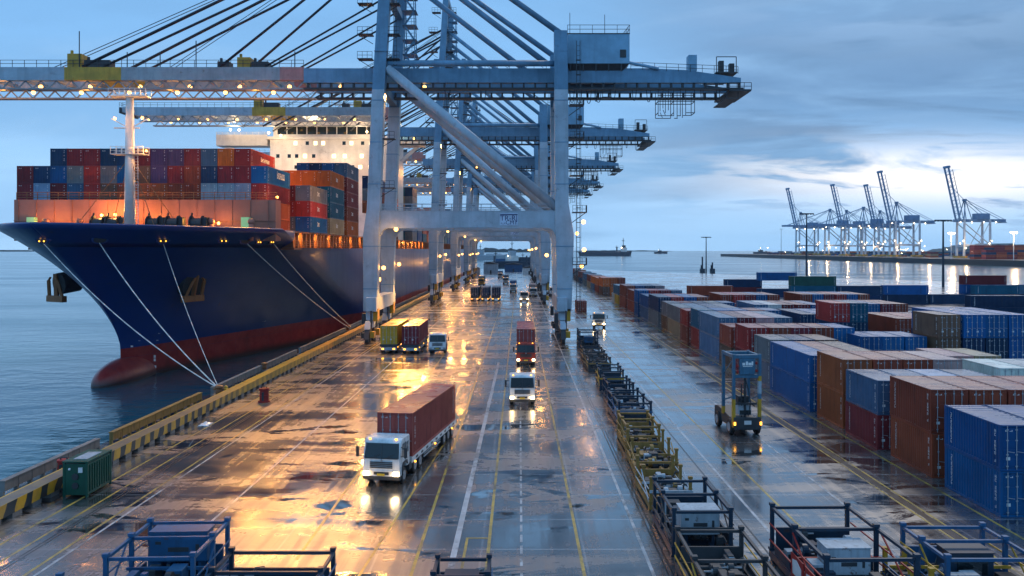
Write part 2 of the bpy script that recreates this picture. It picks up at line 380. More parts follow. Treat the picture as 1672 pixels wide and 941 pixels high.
sc.cycles.max_bounces = 6; sc.cycles.diffuse_bounces = 2; sc.cycles.glossy_bounces = 3; sc.cycles.sample_clamp_indirect = 6
sc.cycles.caustics_reflective = False; sc.cycles.caustics_refractive = False; sc.cycles.use_light_tree = True

# ------------------------------------------------------------------ setting
b_ = MB(); b_.add([(-9000, -300, -3), (9000, -300, -3), (9000, 12000, -3), (-9000, 12000, -3)], [(0, 1, 2, 3)])
tag(b_.build('water', M['sea']), kind='structure')
poly = [(-32.2, -80), (-32.2, 640), (40, 640), (209, 375), (420, 46), (420, -80)]
b_ = MB(); n = len(poly)
b_.add([(x, y, 0) for x, y in poly]+[(x, y, -7) for x, y in poly], [tuple(range(n-1, -1, -1))], 0)
o = len(b_.v)
b_.add([(x, y, 0) for x, y in poly]+[(x, y, -7) for x, y in poly], [(k, (k+1) % n, (k+1) % n+n, k+n) for k in range(n)], 1)
tag(b_.build('ground', [M['ground'], M['concrete']]), kind='structure')
ly, lw, lr = MB(), MB(), MB()
def line(mb, x0, y0, x1, y1, w, z=.004):
    d = Vector((x1-x0, y1-y0, 0)); nn = Vector((-d.y, d.x, 0)).normalized()*w/2
    k = max(1, int(d.length/40)); a0 = Vector((x0, y0, z))
    for i in range(k):
        a, c = a0+d*i/k, a0+d*(i+1)/k
        mb.add([a-nn, a+nn, c+nn, c-nn], [(3, 2, 1, 0)])
for x in (-26.4, -22.8, -1.55, 3.0, 15.2, 26.15): line(ly, x, 30, x, 600, .16)
line(ly, -24.95, 30, -24.95, 300, .14)
line(ly, -10.8, 40, -10.8, 400, .15)
for x in (22.5, 23.2): line(ly, x, 30, x, 420, .14)
line(ly, -5.0, 36, -4.9, 300, .16); line(ly, -7.5, 36, -5.1, 76, .14, .008)
line(ly, -2.78, 43.0, -1.64, 43.0, .14, .007); line(ly, -2.71, 38, -2.71, 42.92, .14, .007)
for x in (-17, -22.3): line(lw, x, 30, x, 260, .14)
line(lw, -3.3, 30, -2.75, 110, .30); line(lw, 6.2, 30, 6.2, 420, .16); line(lw, 13.3, 30, 13.3, 420, .16); line(lw, 19.1, 30, 19.1, 420, .14)
for k in range(90): line(lw, .1, 36+k*1.6, .1, 37.1+k*1.6, .13)
for x in (-24.3, 7.0):
    for dx in (-.11, .11): line(lr, x+dx, 20, x+dx, 620, .09)
line(lr, 12.3, 30, 12.3, 420, .1); line(lr, 22.85, 30, 22.85, 420, .42)
tag(ly.build('yellow_road_markings', M['lineyellow']), kind='structure')
tag(lw.build('white_road_markings', M['linewhite']), kind='structure')
tag(lr.build('rail_tracks', M['rail']), kind='structure')

# quay edge: striped barrier on feet, kerb fence in lengths
b_ = MB(); b_.prism([(-28.3, .28), (-28.38, .95), (-29.42, .95), (-29.5, .28)], 'y', 30, 300, 0)
y = 31
while y < 300:
    b_.box(-28.32, -29.45, y, y+.9, 0, .278, 1); y += 1.9
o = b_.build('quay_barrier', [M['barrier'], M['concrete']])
tag(o, 'long yellow and black striped barrier beam on concrete feet along the quay edge', 'barrier')
spans = [(50.5, 62, 'grey guard kerb behind the green box and red buoy'), (64, 82, 'rusty yellowed guard kerb ending at the mooring bollard'), (85, 101, 'pale guard kerb just beyond the mooring bollard'), (102, 117, 'white panelled guard kerb below the dark red hull'), (119, 150, 'guard kerb beside the waterside wheels of the first crane'), (152, 300, 'long far guard kerb under the ship side')]
for i, (a, c, lab) in enumerate(spans):
    b_ = MB()
    k = max(1, round((c-a)/1.5))
    for q in range(k): b_.box(-31.75, -31.45, a+(c-a)*q/k+.03, a+(c-a)*(q+1)/k-.03, .22, .80, 0)
    b_.box(-31.8, -31.4, a, c, .80, .88, 0)
    for q in range(k+1): b_.box(-31.72, -31.48, a+(c-a)*q/k-.09, a+(c-a)*q/k+.09, 0, .22, 0)
    tag(b_.build('guard_kerb', M['concrete'] if i != 1 else M['ochre']), lab, 'guard kerb', 'kerb lengths along the quay edge')
# mooring bollard, red buoy, red drum, plastic sheet, green box
bo = thing('mooring_bollard', (-30.3, 83.4, 0), 'rusty mooring bollard with white ropes looped over it', 'bollard')
b_ = MB(); b_.box(-.6, .6, -.7, .7, 0, .45); b_.build('base', M['concrete'], bo)
b_ = MB(); b_.tube((0, 0, .45), (0, 0, 1.05), .34, 14, 0, .28); b_.ball((0, 0, 1.15), .46, 14, 8, 0, (1, 1, .5)); b_.tube((-.55, 0, .95), (.55, 0, .95), .12, 8); b_.build('post', M['shiprail'], bo, True)
b_ = MB(); b_.box(.62, .95, -.3, .3, 0, 1.0); b_.ball((.5, .55, 1.0), .22); b_.build('lantern_box', M['yellow'], bo)
def drum(name, loc, lab, r, h, cat):
    o = thing(name, loc, lab, cat); b_ = MB()
    for z0, z1, ra, rb in ((0, .12, r*1.15, r*1.15), (.12, h*.45, r*.92, r*.88), (h*.45, h*.52, r, r), (h*.52, h*.85, r*.88, r*.82), (h*.85, h, r, r)):
        b_.tube((0, 0, z0), (0, 0, z1), ra, 16, 0, rb)
    b_.build('drum_body', M['red'], o)
    b_ = MB(); b_.box(-.09, .09, -r*1.02, -r*.85, h*.15, h*.75); b_.build('strap', M['steel'], o); b_ = MB(); b_.tube((-r*.5, 0, h), (-r*.5, 0, h+.12), .05); b_.tube((r*.5, 0, h), (r*.5, 0, h+.12), .05); b_.tube((-r*.5, 0, h+.12), (r*.5, 0, h+.12), .04)
    b_.build('handle', M['steel'], o); return o
drum('drum', (-25.15, 81.5, 0), 'red drum standing on the wet apron by the striped barrier', .5, 1.35, 'drum')
drum('buoy', (-30.3, 55, 0), 'red buoy on the quay edge near the green box', .42, 1.05, 'buoy')
b_ = MB(); N = 9
b_.add([(-27.3+.11*i+.1*math.sin(j*2.1), 70+.2*j, .03+.30*abs(math.sin(i*1.1+j*.9))*(1-abs(i-4)/5)*(1-abs(j-4)/5)) for j in range(N) for i in range(N)], [(j*N+i, j*N+i+1, j*N+N+i+1, j*N+N+i) for j in range(N-1) for i in range(N-1)])
o = b_.build('plastic_sheet', M['white'], None, True); sm = o.modifiers.new('thick', 'SOLIDIFY'); sm.thickness = .02
tag(o, 'crumpled white plastic sheet lying at the foot of the striped barrier', 'plastic sheet')
g = thing('equipment_box', (-26.9, 50.1, 0), 'dark green ribbed equipment box standing against the striped barrier', 'equipment box')
b_ = MB(); b_.box(-.72, .72, 0, 2.9, .12, 2.02)
for k in range(9): b_.box(.722, .78, .25+k*.29, .38+k*.29, .3, 1.9)
for x in (-.76, .62): 
    for yy_ in (-.04, 2.8): b_.box(x, x+.14, yy_, yy_+.14, 0, 2.1)
bevel(b_.build('body', M['green'], g), .02)
b_ = MB(); b_.box(-.78, .78, -.06, 2.96, 2.1, 2.18); b_.build('lid', M['green'], g)
b_ = MB(); b_.box(-.4, .45, .5, 2.3, 2.181, 2.20); b_.build('roof_cover', M['greybox'], g)
b_ = MB(); b_.box(.2, .45, -.075, -.005, 1.5, 1.8); b_.build('label_plate', M['mark'], g); b_ = MB(); b_.ball((-.35, -.02, 1.7), .08, 8, 6); b_.build('knob', M['mark'], g)
for z_ in (1.25, .7):
    b_ = MB(); b_.tube((0, -.08, z_), (0, 0, z_), .2, 12); b_.build('vent', M['steel'], g)
# the sign-like mast poles and water beacons
def pole(loc, h, lab, head=True):
    o = thing('light_mast', loc, lab, 'light mast', 'tall masts around the terminal')
    b_ = MB(); b_.tube((0, 0, 0), (0, 0, h), .55, 8, 0, .28); b_.build('shaft', M['pole'], o)
    b_ = MB(); b_.bar((-3.4, 0, h), (3.4, 0, h), .4, .4)
    for k in range(6): b_.box(-3.5+k*1.3, -2.9+k*1.3, -.5, .5, h-.55, h-.2)
    b_.build('lamp_head', M['pole'], o)
pole((px(1317, 400), 400, 0), 32.5, 'tall unlit light mast rising behind the middle of the container yard')
pole((px(1540, 330), 330, 0), 26.8, 'tall T-headed light mast before the lone far crane')
pole((px(1275.5, 1700), 1700, 3.5), 54, 'thin light mast standing at the left end of the far quay')
pole((px(1153, 590), 590, -3), 27, 'slim mast standing in the water beyond the yard, between two dark piles')
for k, (dx, h, lab) in enumerate(((-9, 10, 'dark mooring pile left of the slim water mast, taller one'), (4, 6, 'short dark mooring pile right of the slim water mast'))):
    b_ = MB(); x0 = px(1153, 600)+dx*.55
    b_.tube((x0, 590, -5), (x0, 590, h), .55, 8); b_.box(x0-1.6, x0+1.6, 588.5, 591.5, -3.5, 1.5); b_.tube((x0-.9, 590, 1.5), (x0-.9, 590, 4), .4, 8)
    tag(b_.build('mooring_pile', M['pole']), lab, 'pile')
# ------------------------------------------------------------------ shipping containers
COL = {'brick red': (.36, .075, .062), 'rust red': (.29, .058, .03), 'maroon': (.19, .025, .032), 'red': (.36, .035, .03), 'blue': (.006, .095, .26), 'navy': (.008, .04, .10),
       'teal': (.005, .10, .16), 'grey': (.17, .185, .20), 'orange': (.56, .13, .022), 'white': (.60, .60, .56), 'tan': (.36, .26, .15), 'yellow': (.60, .33, .03),
       'grey blue': (.07, .15, .24), 'brown': (.17, .09, .055), 'pink': (.50, .30, .28), 'pale blue': (.22, .34, .46), 'purple': (.075, .05, .13), 'dark green': (.02, .10, .08), 'orange brown': (.42, .105, .035)}
def corr(mb, P, L, n, d, mi=0):
    """trapezoid corrugation: P(u, side 0/1, depth) gives a point"""
    us = []
    for k in range(n):
        for f, dd in ((0, 0), (.32, 0), (.5, d), (.82, d)): us.append(((k+f)/n*L, dd))
    us.append((L, 0))
    vs = [P(u, s, dd) for u, dd in us for s in (0, 1)]
    mb.add(vs, [(2*i, 2*i+2, 2*i+3, 2*i+1) for i in range(len(us)-1)], mi)
def glyphs(mb, P, n, w, h, step, vertical, seed, mi=1):
    """rows of stencilled characters; P(u, v) -> point on the panel"""
    r = random.Random(seed)
    for k in range(n):
        if r.random() < .12: continue
        u0, v0 = (0, -k*step) if vertical else (k*step, 0)
        segs = [(0, 0, w, .18*h), (0, .41*h, w, .59*h), (0, .82*h, w, h), (0, 0, .28*w, h), (.72*w, 0, w, h)]
        for sg in r.sample(segs, 3):
            a, c, e, g_ = sg
            mb.add([P(u0+a, v0+c), P(u0+e, v0+c), P(u0+e, v0+g_), P(u0+a, v0+g_)], [(0, 1, 2, 3)], mi)
CM = {}
def cmesh(L, H, door, logo=0):
    key = (L, H, door, logo)
    if key in CM: return CM[key]
    W = 2.438; x1 = W/2; y1 = L/2; mb = MB()
    for sx in (-1, 1):
        for sy in (-1, 1):
            a, c = sorted((sx*x1, sx*(x1-.14))); e, g_ = sorted((sy*y1, sy*(y1-.16)))
            mb.box(a, c, e, g_, 0, H)
        a, c = sorted((sx*(x1-.005), sx*(x1-.10)))
        mb.box(a, c, -y1+.16, y1-.16, .005, .17); mb.box(a, c, -y1+.16, y1-.16, H-.09, H-.012)
    for sy in (-1, 1):
        e, g_ = sorted((sy*(y1-.005), sy*(y1-.10)))
        mb.box(-x1+.14, x1-.14, e, g_, .005, .17); mb.box(-x1+.14, x1-.14, e, g_, H-.13, H-.012)
    n = round((L-.32)/.28); z0, z1 = .17, H-.09
    corr(mb, lambda u, s, d: (x1-.012-d, -y1+.16+u, (z0, z1)[s]), L-.32, n, .055)
    corr(mb, lambda u, s, d: (-x1+.012+d, y1-.16-u, (z0, z1)[s]), L-.32, n, .055)
    corr(mb, lambda u, s, d: ((x1-.1, -x1+.1)[s], -y1+.1+u, H-.02-d), L-.2, n//2, .018)
    corr(mb, lambda u, s, d: (x1-.14-u, y1-.03-d, (.17, H-.13)[s]), W-.28, 9, .036)
    if not door: corr(mb, lambda u, s, d: (-x1+.14+u, -y1+.03+d, (.17, H-.13)[s]), W-.28, 9, .036)
    mb.box(-x1+.1, x1-.1, -y1+.1, y1-.1, .03, .06)
    e = .003; r = hash(key) % 1000
    for sx in (1, -1):
        X = sx*(x1+e-.009)
        for yy_, dr in ((-y1+.55, 1), (y1-.75, 1)):
            glyphs(mb, lambda u, v, X=X, yy_=yy_, sx=sx: (X, yy_+sx*u, H-.5+v), 9, .15, .17, .21, True, 3 if yy_ < 0 else 9)
    ye = -y1-.004 if door else -y1+.022
    glyphs(mb, lambda u, v: (x1-.42+u, ye, H-.42+v), 7, .11, .13, .24, True, 5)
    glyphs(mb, lambda u, v: (-x1+.3+u, ye, H-.42+v), 2, .16, .14, .24, False, 8)
    if logo:
        for sx in (1, -1):
            X = sx*(x1+e-.009); r = random.Random(logo); u = 0; h0 = .95 if logo == 1 else .6
            for k in range(8 if logo < 3 else 3):
                wv = r.uniform(.36, .5); hh = h0*(1.25 if k == 0 else 1)
                for sg in [(0, 0, .24, 1), (.74, 0, 1, 1)]+r.sample([(0, 0, 1, .22), (0, .4, 1, .6), (0, .8, 1, 1)], 2):
                    ya, yb = -1.2+u+sg[0]*wv, -1.2+u+sg[2]*wv
                    mb.add([(X, sx*ya, H*.42+sg[1]*hh), (X, sx*yb, H*.42+sg[1]*hh), (X, sx*yb, H*.42+sg[3]*hh), (X, sx*ya, H*.42+sg[3]*hh)], [(0, 1, 2, 3)], 1)
                u += wv+.12
    CM[key] = mb.mesh('shipping_container', [M['box'], M['mark']]); return CM[key]
def dmesh(H, side):
    key = ('door', H, side)
    if key in CM: return CM[key]
    mb = MB(); w = 1.075; a = -w-.004 if side < 0 else .004
    mb.box(a, a+w, 0, .06, .2, H-.16)
    for k in range(4):
        z = .32+k*(H-.55)/4; mb.box(a+.06, a+w-.06, -.022, -.001, z, z+(H-.55)/4-.14)
    for f in (.24, .72):
        x = a+w*f; mb.tube((x, -.05, .1), (x, -.05, H-.05), .024, 6, 1)
        for z in (.25, .9, 1.7, H-.3): mb.box(x-.06, x+.06, -.06, -.022, z, z+.07, 1)
        mb.bar((x, -.085, 1.12), (x+.38, -.085, 1.06), .03, .03, 1)
    mb.box(a+.2, a+.42, -.03, -.022, .62, .80, 2)
    CM[key] = mb.mesh('door', [M['box'], M['rod'], M['mark']]); return CM[key]
NCONT = [0]
HIDDEN = set([1, 4, 5, 7, 12, 13, 15, 21, 27, 32, 37, 44, 51, 57, 64, 66, 67, 68, 69, 71, 77, 84, 90, 96, 102, 108, 114, 116, 117, 126, 128, 129, 131, 135, 139, 143, 147, 151, 154, 155, 156, 157, 158, 159, 160, 161, 162, 163, 164, 165, 166, 167, 168, 169, 170, 171, 172, 173, 175, 177, 179, 181, 183, 184, 185, 186, 187, 188, 189, 190, 191, 193, 195, 197, 200, 203, 206, 209, 212, 215, 217, 219, 221, 222, 225, 227, 229, 231, 233, 235, 237, 239, 241, 243, 245, 247, 249, 251, 255, 257, 259, 261, 263, 265, 267, 269, 271, 275, 277, 292, 293, 296, 297, 298, 299, 300, 301, 305, 314, 316, 317, 318, 319, 392, 393, 394, 395, 396, 397, 398, 399, 400, 404, 406, 410])   # boxes buried inside the stacks, which no one sees
def container(x, y, z, c, label, group, L=6.06, H=2.59, door=True, rz=0, logo=0, jit=0.0):
    NCONT[0] += 1
    if NCONT[0]-1 in HIDDEN: return None
    cc = COL[c]; k = rnd.uniform(.8, 1.2); cc = [max(0, v*k*rnd.uniform(.94, 1.06)) for v in cc]
    o = bpy.data.objects.new('shipping_container', cmesh(L, H, door, logo)); col.objects.link(o)
    o.location = (x+rnd.uniform(-jit, jit), y+rnd.uniform(-jit, jit), z); o.rotation_euler = (0, 0, rz); o.color = (*cc, 1)
    tag(o, label, 'shipping container', group)
    if door:
        for s in (-1, 1):
            d = part_like(dmesh(H, s), 'door', o, (0, -L/2+.005, 0)); d.color = (*cc, 1)
    return o

# ---- yard beside the lane: rows going away from the camera
ROWS = [  # y0, long?, columns, colours top (by stack), colours of the lowest (by stack)
 (46.3, 0, 4, 'blue blue blue blue', 'blue blue'), (54.3, 0, 6, 'rust red,rust red,rust red,rust red,rust red,rust red', 'rust red,rust red'),
 (61.4, 0, 4, 'grey blue,grey blue,pale blue,grey blue', 'maroon,navy'), (68.1, 0, 4, 'orange brown,rust red,rust red,pink', 'orange brown,rust red'),
 (75.0, 1, 3, 'blue,rust red,brown', 'blue,navy'), (87.9, 0, 3, 'grey,navy,brown', 'grey,navy'),
 (94.7, 0, 5, 'red,rust red,maroon,rust red,blue', 'maroon,navy'), (101.4, 0, 5, 'rust red,maroon,rust red,rust red,red', 'brown,navy'),
 (108.1, 1, 4, 'grey blue,maroon,pink,grey blue', 'grey blue,navy'), (120.9, 0, 5, 'teal,blue,blue,maroon,blue', 'red,maroon'),
 (127.6, 0, 5, 'red,maroon,maroon,pink,navy', 'rust red,maroon'), (134.3, 1, 4, 'grey,grey blue,navy,grey', 'tan,grey'),
 (147.1, 0, 5, 'grey,maroon,navy,grey,blue', 'brown,navy'), (153.8, 1, 4, 'navy,red,blue,rust red', 'grey,navy'),
 (166.6, 1, 4, 'blue,maroon,grey blue,red', 'grey blue,navy'), (179.4, 0, 4, 'blue,red,maroon,grey blue', 'blue,navy'),
 (188.1, 1, 4, 'rust red,pink,red,maroon', 'rust red,maroon'), (202, 1, 4, 'rust red,blue,navy,grey', 'rust red,navy'),
 (216, 1, 4, 'grey blue,blue,pale blue,blue', 'yellow,tan'), (232, 0, 1, 'white', ''),
 (268, 1, 3, 'orange,orange,rust red', 'brown,orange'), (284, 1, 3, 'orange,rust red,maroon', 'rust red,navy'), (300, 1, 2, 'orange,orange', 'grey blue,navy'),
 (318, 1, 2, 'rust red,grey', 'tan,navy'), (340, 1, 2, 'grey blue,navy', 'grey,navy'), (365, 1, 2, 'rust red,teal', 'navy,brown'), (395, 1, 2, 'grey,orange', 'brown,navy'), (430, 1, 2, 'rust red,navy', 'grey,navy')]
def cl(s): return [q.strip() for q in (s.split(',') if ',' in s else s.split(' ') if s in ('blue blue blue blue', 'blue blue') else [s]) if q.strip()]
GY = 'containers stacked in the yard'
ROWS = [(r_[0]+.55*max(0, k-1)*(1 if k < 19 else .2), *r_[1:]) for k, r_ in enumerate(ROWS)]
stag = [0, .15, -.1, .2, 0, .35, .1, -.15, .1, .3, 0, .25, .4, 0, .2, -.1, .3, .1, 0, 0]+[.2]*10
for i, (y0, lg, nc, top, bot) in enumerate(ROWS):
    L = 12.19 if lg else 6.06; tops, bots = cl(top), cl(bot)
    rowname = f'{ORD[i] if i < 25 else ["twenty-sixth", "twenty-seventh", "twenty-eighth"][i-25]} row from the front'
    Hr = 2.9 if i in (1, 3, 6, 8, 9, 13, 15, 17, 20) else 2.59
    for k, c in enumerate(bots):
        stack = 'lane-side stack' if k == 0 else f'{ORD[k]} stack from lane'
        container(28.15+stag[i]+k*2.52, y0+L/2, 0, c, f'{c} container at ground level, {stack}, {rowname}', GY, L, Hr, jit=.03)
    zt = Hr+.01 if bots else 0
    for k, c in enumerate(tops):
        stack = 'lane-side stack' if k == 0 else f'{ORD[k]} stack from lane'
        container(28.15+stag[i]+k*2.52, y0+L/2, zt, c, f'{c} container {"on top" if bots else "alone"}, {stack}, {rowname}', GY, L, Hr, jit=.05)
# under the inner stacks, out of sight from the lane, stand the lower containers of the last stack of each row
for i, (y0, lg, nc, top, bot) in enumerate(ROWS[:20]):
    L = 12.19 if lg else 6.06; k = len(cl(top))-1
    if k > 1: container(28.15+k*2.52, y0+L/2, 0, 'navy', f'navy container at ground level under the innermost stack, {ORD[i]} row from front', GY, L, jit=.03)

# ---- second block, beyond the aisle: (x0, y0, n across, n deep 20ft rows, tiers, colours, wording)
GB = 'containers in the blocks beyond the aisle'
def block(x0, y0, n, L, tiers, cols, where, cross=False, H=2.59, base=None, door=True):
    for k in range(n):
        for tt in range(tiers):
            c = cols[(k+tt*n) % len(cols)]
            if c is None: NCONT[0] += 1; continue
            nm = f'{c} container, {"" if n == 1 else ORD[k]+" from left, "}{"" if tiers == 1 else ["bottom", "middle" if tiers > 2 else "top", "top"][tt]+" tier, "}{where}'
            nm = nm.replace('middle tier', 'second tier') if tiers == 4 else nm
            if cross: container(x0+L/2+k*(L+.4), y0, tt*H, c, nm, GB, L, H, False, R(90), jit=.05)
            else: container(x0+1.22+k*2.53, y0+L/2, tt*H, c, nm, GB, L, H, door, jit=.05)
block(39.6, 76.5, 2, 6.06, 2, ['pink', 'tan', 'pink', 'tan'], 'pale pair behind the nearest rows')
block(39.9, 68.5, 4, 6.06, 2, ['grey', 'white', 'white', 'pale blue', 'white', 'white', 'white', 'blue'], 'white-topped block near right edge')
block(46.2, 60, 3, 6.06, 2, ['navy', 'blue', 'blue', 'blue', 'blue', 'blue'], 'blue block at the right edge')
block(38.6, 93.5, 3, 6.06, 2, ['blue', 'blue', 'navy', 'blue', 'blue', 'blue'], 'blue block in the middle of the yard')
block(46.6, 92, 1, 6.06, 3, ['navy', 'brown', 'brown'], 'brown stack left of three navy stacks')
block(49.4, 92, 3, 12.19, 3, ['navy', 'blue', 'navy', 'navy', 'navy', 'blue', 'blue', 'blue', 'blue'], 'tall blue block right of the brown stack')
block(42.3, 112, 2, 6.06, 3, ['navy', 'teal', 'navy', 'navy', 'red', 'teal'], 'stack with a bright red top')
block(43.0, 126, 4, 12.19, 2, ['navy', 'grey', 'navy', 'navy', 'navy', 'blue', 'blue', 'grey'], 'grey blue block behind the red top')
block(54.0, 118, 4, 12.19, 2, ['navy', 'navy', 'maroon', 'navy', 'rust red', 'red', 'maroon', 'blue'], 'maroon block beyond the tall blue one')
block(42.0, 148, 5, 12.19, 2, ['navy', 'navy', 'teal', 'navy', 'navy', 'grey blue', 'white', 'maroon', 'maroon', 'blue'], 'mixed block with a white top')
block(58, 150, 5, 12.19, 2, ['navy', 'navy', 'navy', 'maroon', 'navy', 'rust red', 'red', 'blue', 'maroon', 'rust red'], 'mixed block right of the white top')
block(44.0, 180, 5, 12.19, 2, ['navy', 'navy', 'navy', 'navy', 'navy', 'rust red', 'red', 'maroon', 'blue', 'rust red'], 'mixed block far behind')
block(62, 182, 6, 12.19, 2, ['navy', 'navy', 'navy', 'navy', 'navy', 'navy', 'rust red', 'blue', 'maroon', 'red', 'blue', 'rust red'], 'far block right of centre')
block(46, 226, 2, 12.19, 3, ['navy', 'maroon', 'rust red', 'maroon', None, None], 'sideways stack behind the blue and red rows', True)
block(74, 226, 2, 12.19, 3, ['tan', 'navy', 'teal', 'navy', 'dark green', None], 'sideways green stack before the sea', True)
block(101, 230, 3, 12.19, 2, ['navy', 'navy', 'rust red', 'blue', None, 'teal'], 'sideways dark stack before the far sea', True)
block(113, 231, 1, 12.19, 1, ['navy'], 'sideways on the ground below the tallest dark stack', True)
block(84, 178, 3, 12.19, 2, ['navy', 'navy', 'blue', 'rust red', 'navy', None], 'sideways row in front of the tall mast', True)
block(86, 148, 3, 12.19, 3, ['blue', 'blue', 'blue', 'navy', 'maroon', 'maroon', 'maroon', 'maroon', 'maroon'], 'sideways maroon wall at the right edge', True)
block(125, 234, 2, 12.19, 3, ['navy', 'navy', 'blue', 'grey blue', 'maroon', None], 'sideways pile right of the dark stacks', True)
block(76, 264, 1, 12.19, 3, ['navy', 'teal', 'blue'], 'single blue pile before the water', True)
block(43, 275, 3, 12.19, 2, ['navy', 'navy', 'maroon', 'rust red', 'maroon', 'navy'], 'sideways row far beyond the orange stacks', True)
block(63.2, 101, 1, 6.06, 1, ['maroon'], 'alone beside the tall blue block', False)
block(57.7, 96.2, 1, 12.19, 2, ['maroon', 'maroon'], 'maroon stack at the end of the tall blue block')
block(64.5, 105.5, 1, 6.06, 1, ['red'], 'alone on the open ground at the right edge')
block(13.9, 200, 1, 6.06, 1, ['rust red'], 'alone in the lane behind the white truck')

# ------------------------------------------------------------------ the container ship
CX, HB = -55.0, 20.5
def Ys(z): v = max(0, min(1, (z-1.5)/16.3)); return 114-21*v**1.45
def EL(z): v = max(0, min(1, z/17.8)); return 70-42*v
def EP(z): v = max(0, min(1, z/17.8)); return .92-.27*v
def hb(Y, z): 
    u = (Y-Ys(z))/EL(z)
    return 0 if u <= 0 else HB*min(1, u)**EP(z)
ship = thing('container_ship', (0, 0, 0), 'huge navy blue container ship with red boot and bulbous bow moored at quay', 'container ship')
us = [0, .0008, .003, .007, .014, .025, .04, .06, .085, .115, .15, .2, .26, .32, .4, .48, .56, .65, .74, .83, .91, 1.0]
def hull_grid(zs, y_end):
    mb = MB(); rows = []
    for z in zs:
        row = []
        for u in us:
            Y = min(y_end, Ys(z)+EL(z)*u); row.append((hb(Y, z), Y))
        for k in range(1, 9):
            y0 = row[len(us)-1][1]; row.append((hb(y0+(y_end-y0)*k/8, z), y0+(y_end-y0)*k/8))
        rows.append(row)
    n = len(rows[0])
    for s in (1, -1):
        vs = [(CX+s*bb, Y, z) for z, row in zip(zs, rows) for bb, Y in row]
        fs = []
        for i in range(len(zs)-1):
            for k in range(n-1):
                q = (i*n+k, i*n+k+1, (i+1)*n+k+1, (i+1)*n+k); fs.append(q if s > 0 else q[::-1])
        mb.add(vs, fs)
    return mb
mb = hull_grid([-6, -4, -3, -2, -1, 0, 1, 2, 3, 4, 5, 6, 7, 8, 9, 10, 11, 12, 13, 14, 15.3], 560)
mb.add([(CX-HB, 560, -6), (CX+HB, 560, -6), (CX+HB, 560, 15.3), (CX-HB, 560, 15.3)], [(0, 1, 2, 3)])
mb.ball((CX, 116.0, -2.9), 1, 28, 20, 0, (2.6, 8.6, 3.0))
mb.build('hull', M['hull'], ship, True)
mb = hull_grid([15.3, 15.9, 16.6, 17.3, 17.9], 127)
o = mb.build('bulwark', M['hull'], ship, True); sm = o.modifiers.new('thick', 'SOLIDIFY'); sm.thickness = .25; sm.offset = -1
mb = MB()
ys_ = [94.5+k*(127-94.5)/24 for k in range(25)]
mb.add([(CX+s*max(0, hb(y, 16.2)-.15), y, 16.3) for y in ys_ for s in (-1, 1)], [(2*i, 2*i+1, 2*i+3, 2*i+2) for i in range(24)])
mb.box(CX-HB+.1, CX+HB-.1, 126.9, 559, 15.0, 15.28); mb.box(CX-HB+.2, CX+HB-.2, 126.9, 127.1, 15.3, 16.29)
mb.build('deck', M['deck'], ship)
# breakwater wall in front of the first stack
mb = MB(); x0, x1 = px(23, 120.6), px(450, 120.6)
mb.box(x0, x1, 120.6, 120.9, 16.3, 22.3); mb.box(x1-.3, x1, 120.9, 123.2, 16.3, 22.3); mb.box(x0, x0+.3, 120.9, 123.2, 16.3, 22.3)
for k in range(15): mb.box(x0+k*2.6+.6, x0+k*2.6+.68, 120.5, 120.6, 16.3, 22.28)
mb.box(x0, x1, 120.45, 120.6, 19.2, 19.28); mb.build('breakwater_wall', M['wallred'], ship)
mb = MB(); mb.railing((x0, 121.2, 22.3), (x1, 121.2, 22.3), 1.1, 1.5, .04, 0, 3); mb.build('railing', M['shiprail'], ship)
# foremast
fm_x, fm_y = px(212, 116), 116
mast = MB(); mast.tube((fm_x, fm_y, 16.2), (fm_x, fm_y, 36.4), .80, 14, 0, .50); mast = mast.build('foremast', M['shipwhite'], ship, True)
for z, wd in ((28.3, 2.3), (36.4, 2.6)):
    mb = MB(); mb.box(fm_x-wd, fm_x+wd, fm_y-.9, fm_y+.9, z, z+.12); mb.railing((fm_x-wd, fm_y-.9, z), (fm_x+wd, fm_y-.9, z), 1.1, .8, .03); mb.railing((fm_x-wd, fm_y+.9, z), (fm_x+wd, fm_y+.9, z), 1.1, .8, .03)
    mb.build('mast_platform', M['shipwhite'], mast)
mb = MB(); mb.box(fm_x-2.2, fm_x+1.4, fm_y-.1, fm_y+.1, 32.0, 32.15); mb.bar((fm_x-2.6, fm_y, 33.4), (fm_x, fm_y, 32), .1, .1); mb.bar((fm_x+2.6, fm_y, 33.4), (fm_x, fm_y, 32), .1, .1)
mb.build('lamp_arm', M['shipwhite'], mast)
mb = MB()
for s in (-.25, .25): mb.bar((fm_x+1.1+s, fm_y-.3, 16.3), (fm_x+1.0+s, fm_y-.3, 28.3), .06, .06)
for k in range(30): mb.bar((fm_x+.83, fm_y-.3, 16.5+k*.4), (fm_x+1.37, fm_y-.3, 16.5+k*.4), .04, .04)
mb.build('mast_ladder', M['shipwhite'], mast)
mb = MB()
for dx, yb in ((-8, -2), (-4.5, 3), (5, -2), (7.5, 2)): mb.tube((fm_x+dx, fm_y+yb, 16.3), (fm_x, fm_y, 28), .05, 5)
mb.build('mast_stay', M['shiprail'], mast)
def slamp(pos, r, power, parent, mat='lamp', colr=WARM):
    mb = MB(); mb.ball(pos, r, 10, 6); mb.build('lamp', M[mat], parent, True)
    light((pos[0], pos[1]-r-.25, pos[2]+.3), power, colr, r, None)
slamp((px(240, 115), 114.8, pz(247, 115)), .16, 250, mast)
slamp((px(188, 115), 114.9, pz(194, 115)), .20, 120, mast); slamp((px(233, 115), 114.9, pz(193, 115)), .20, 120, mast)
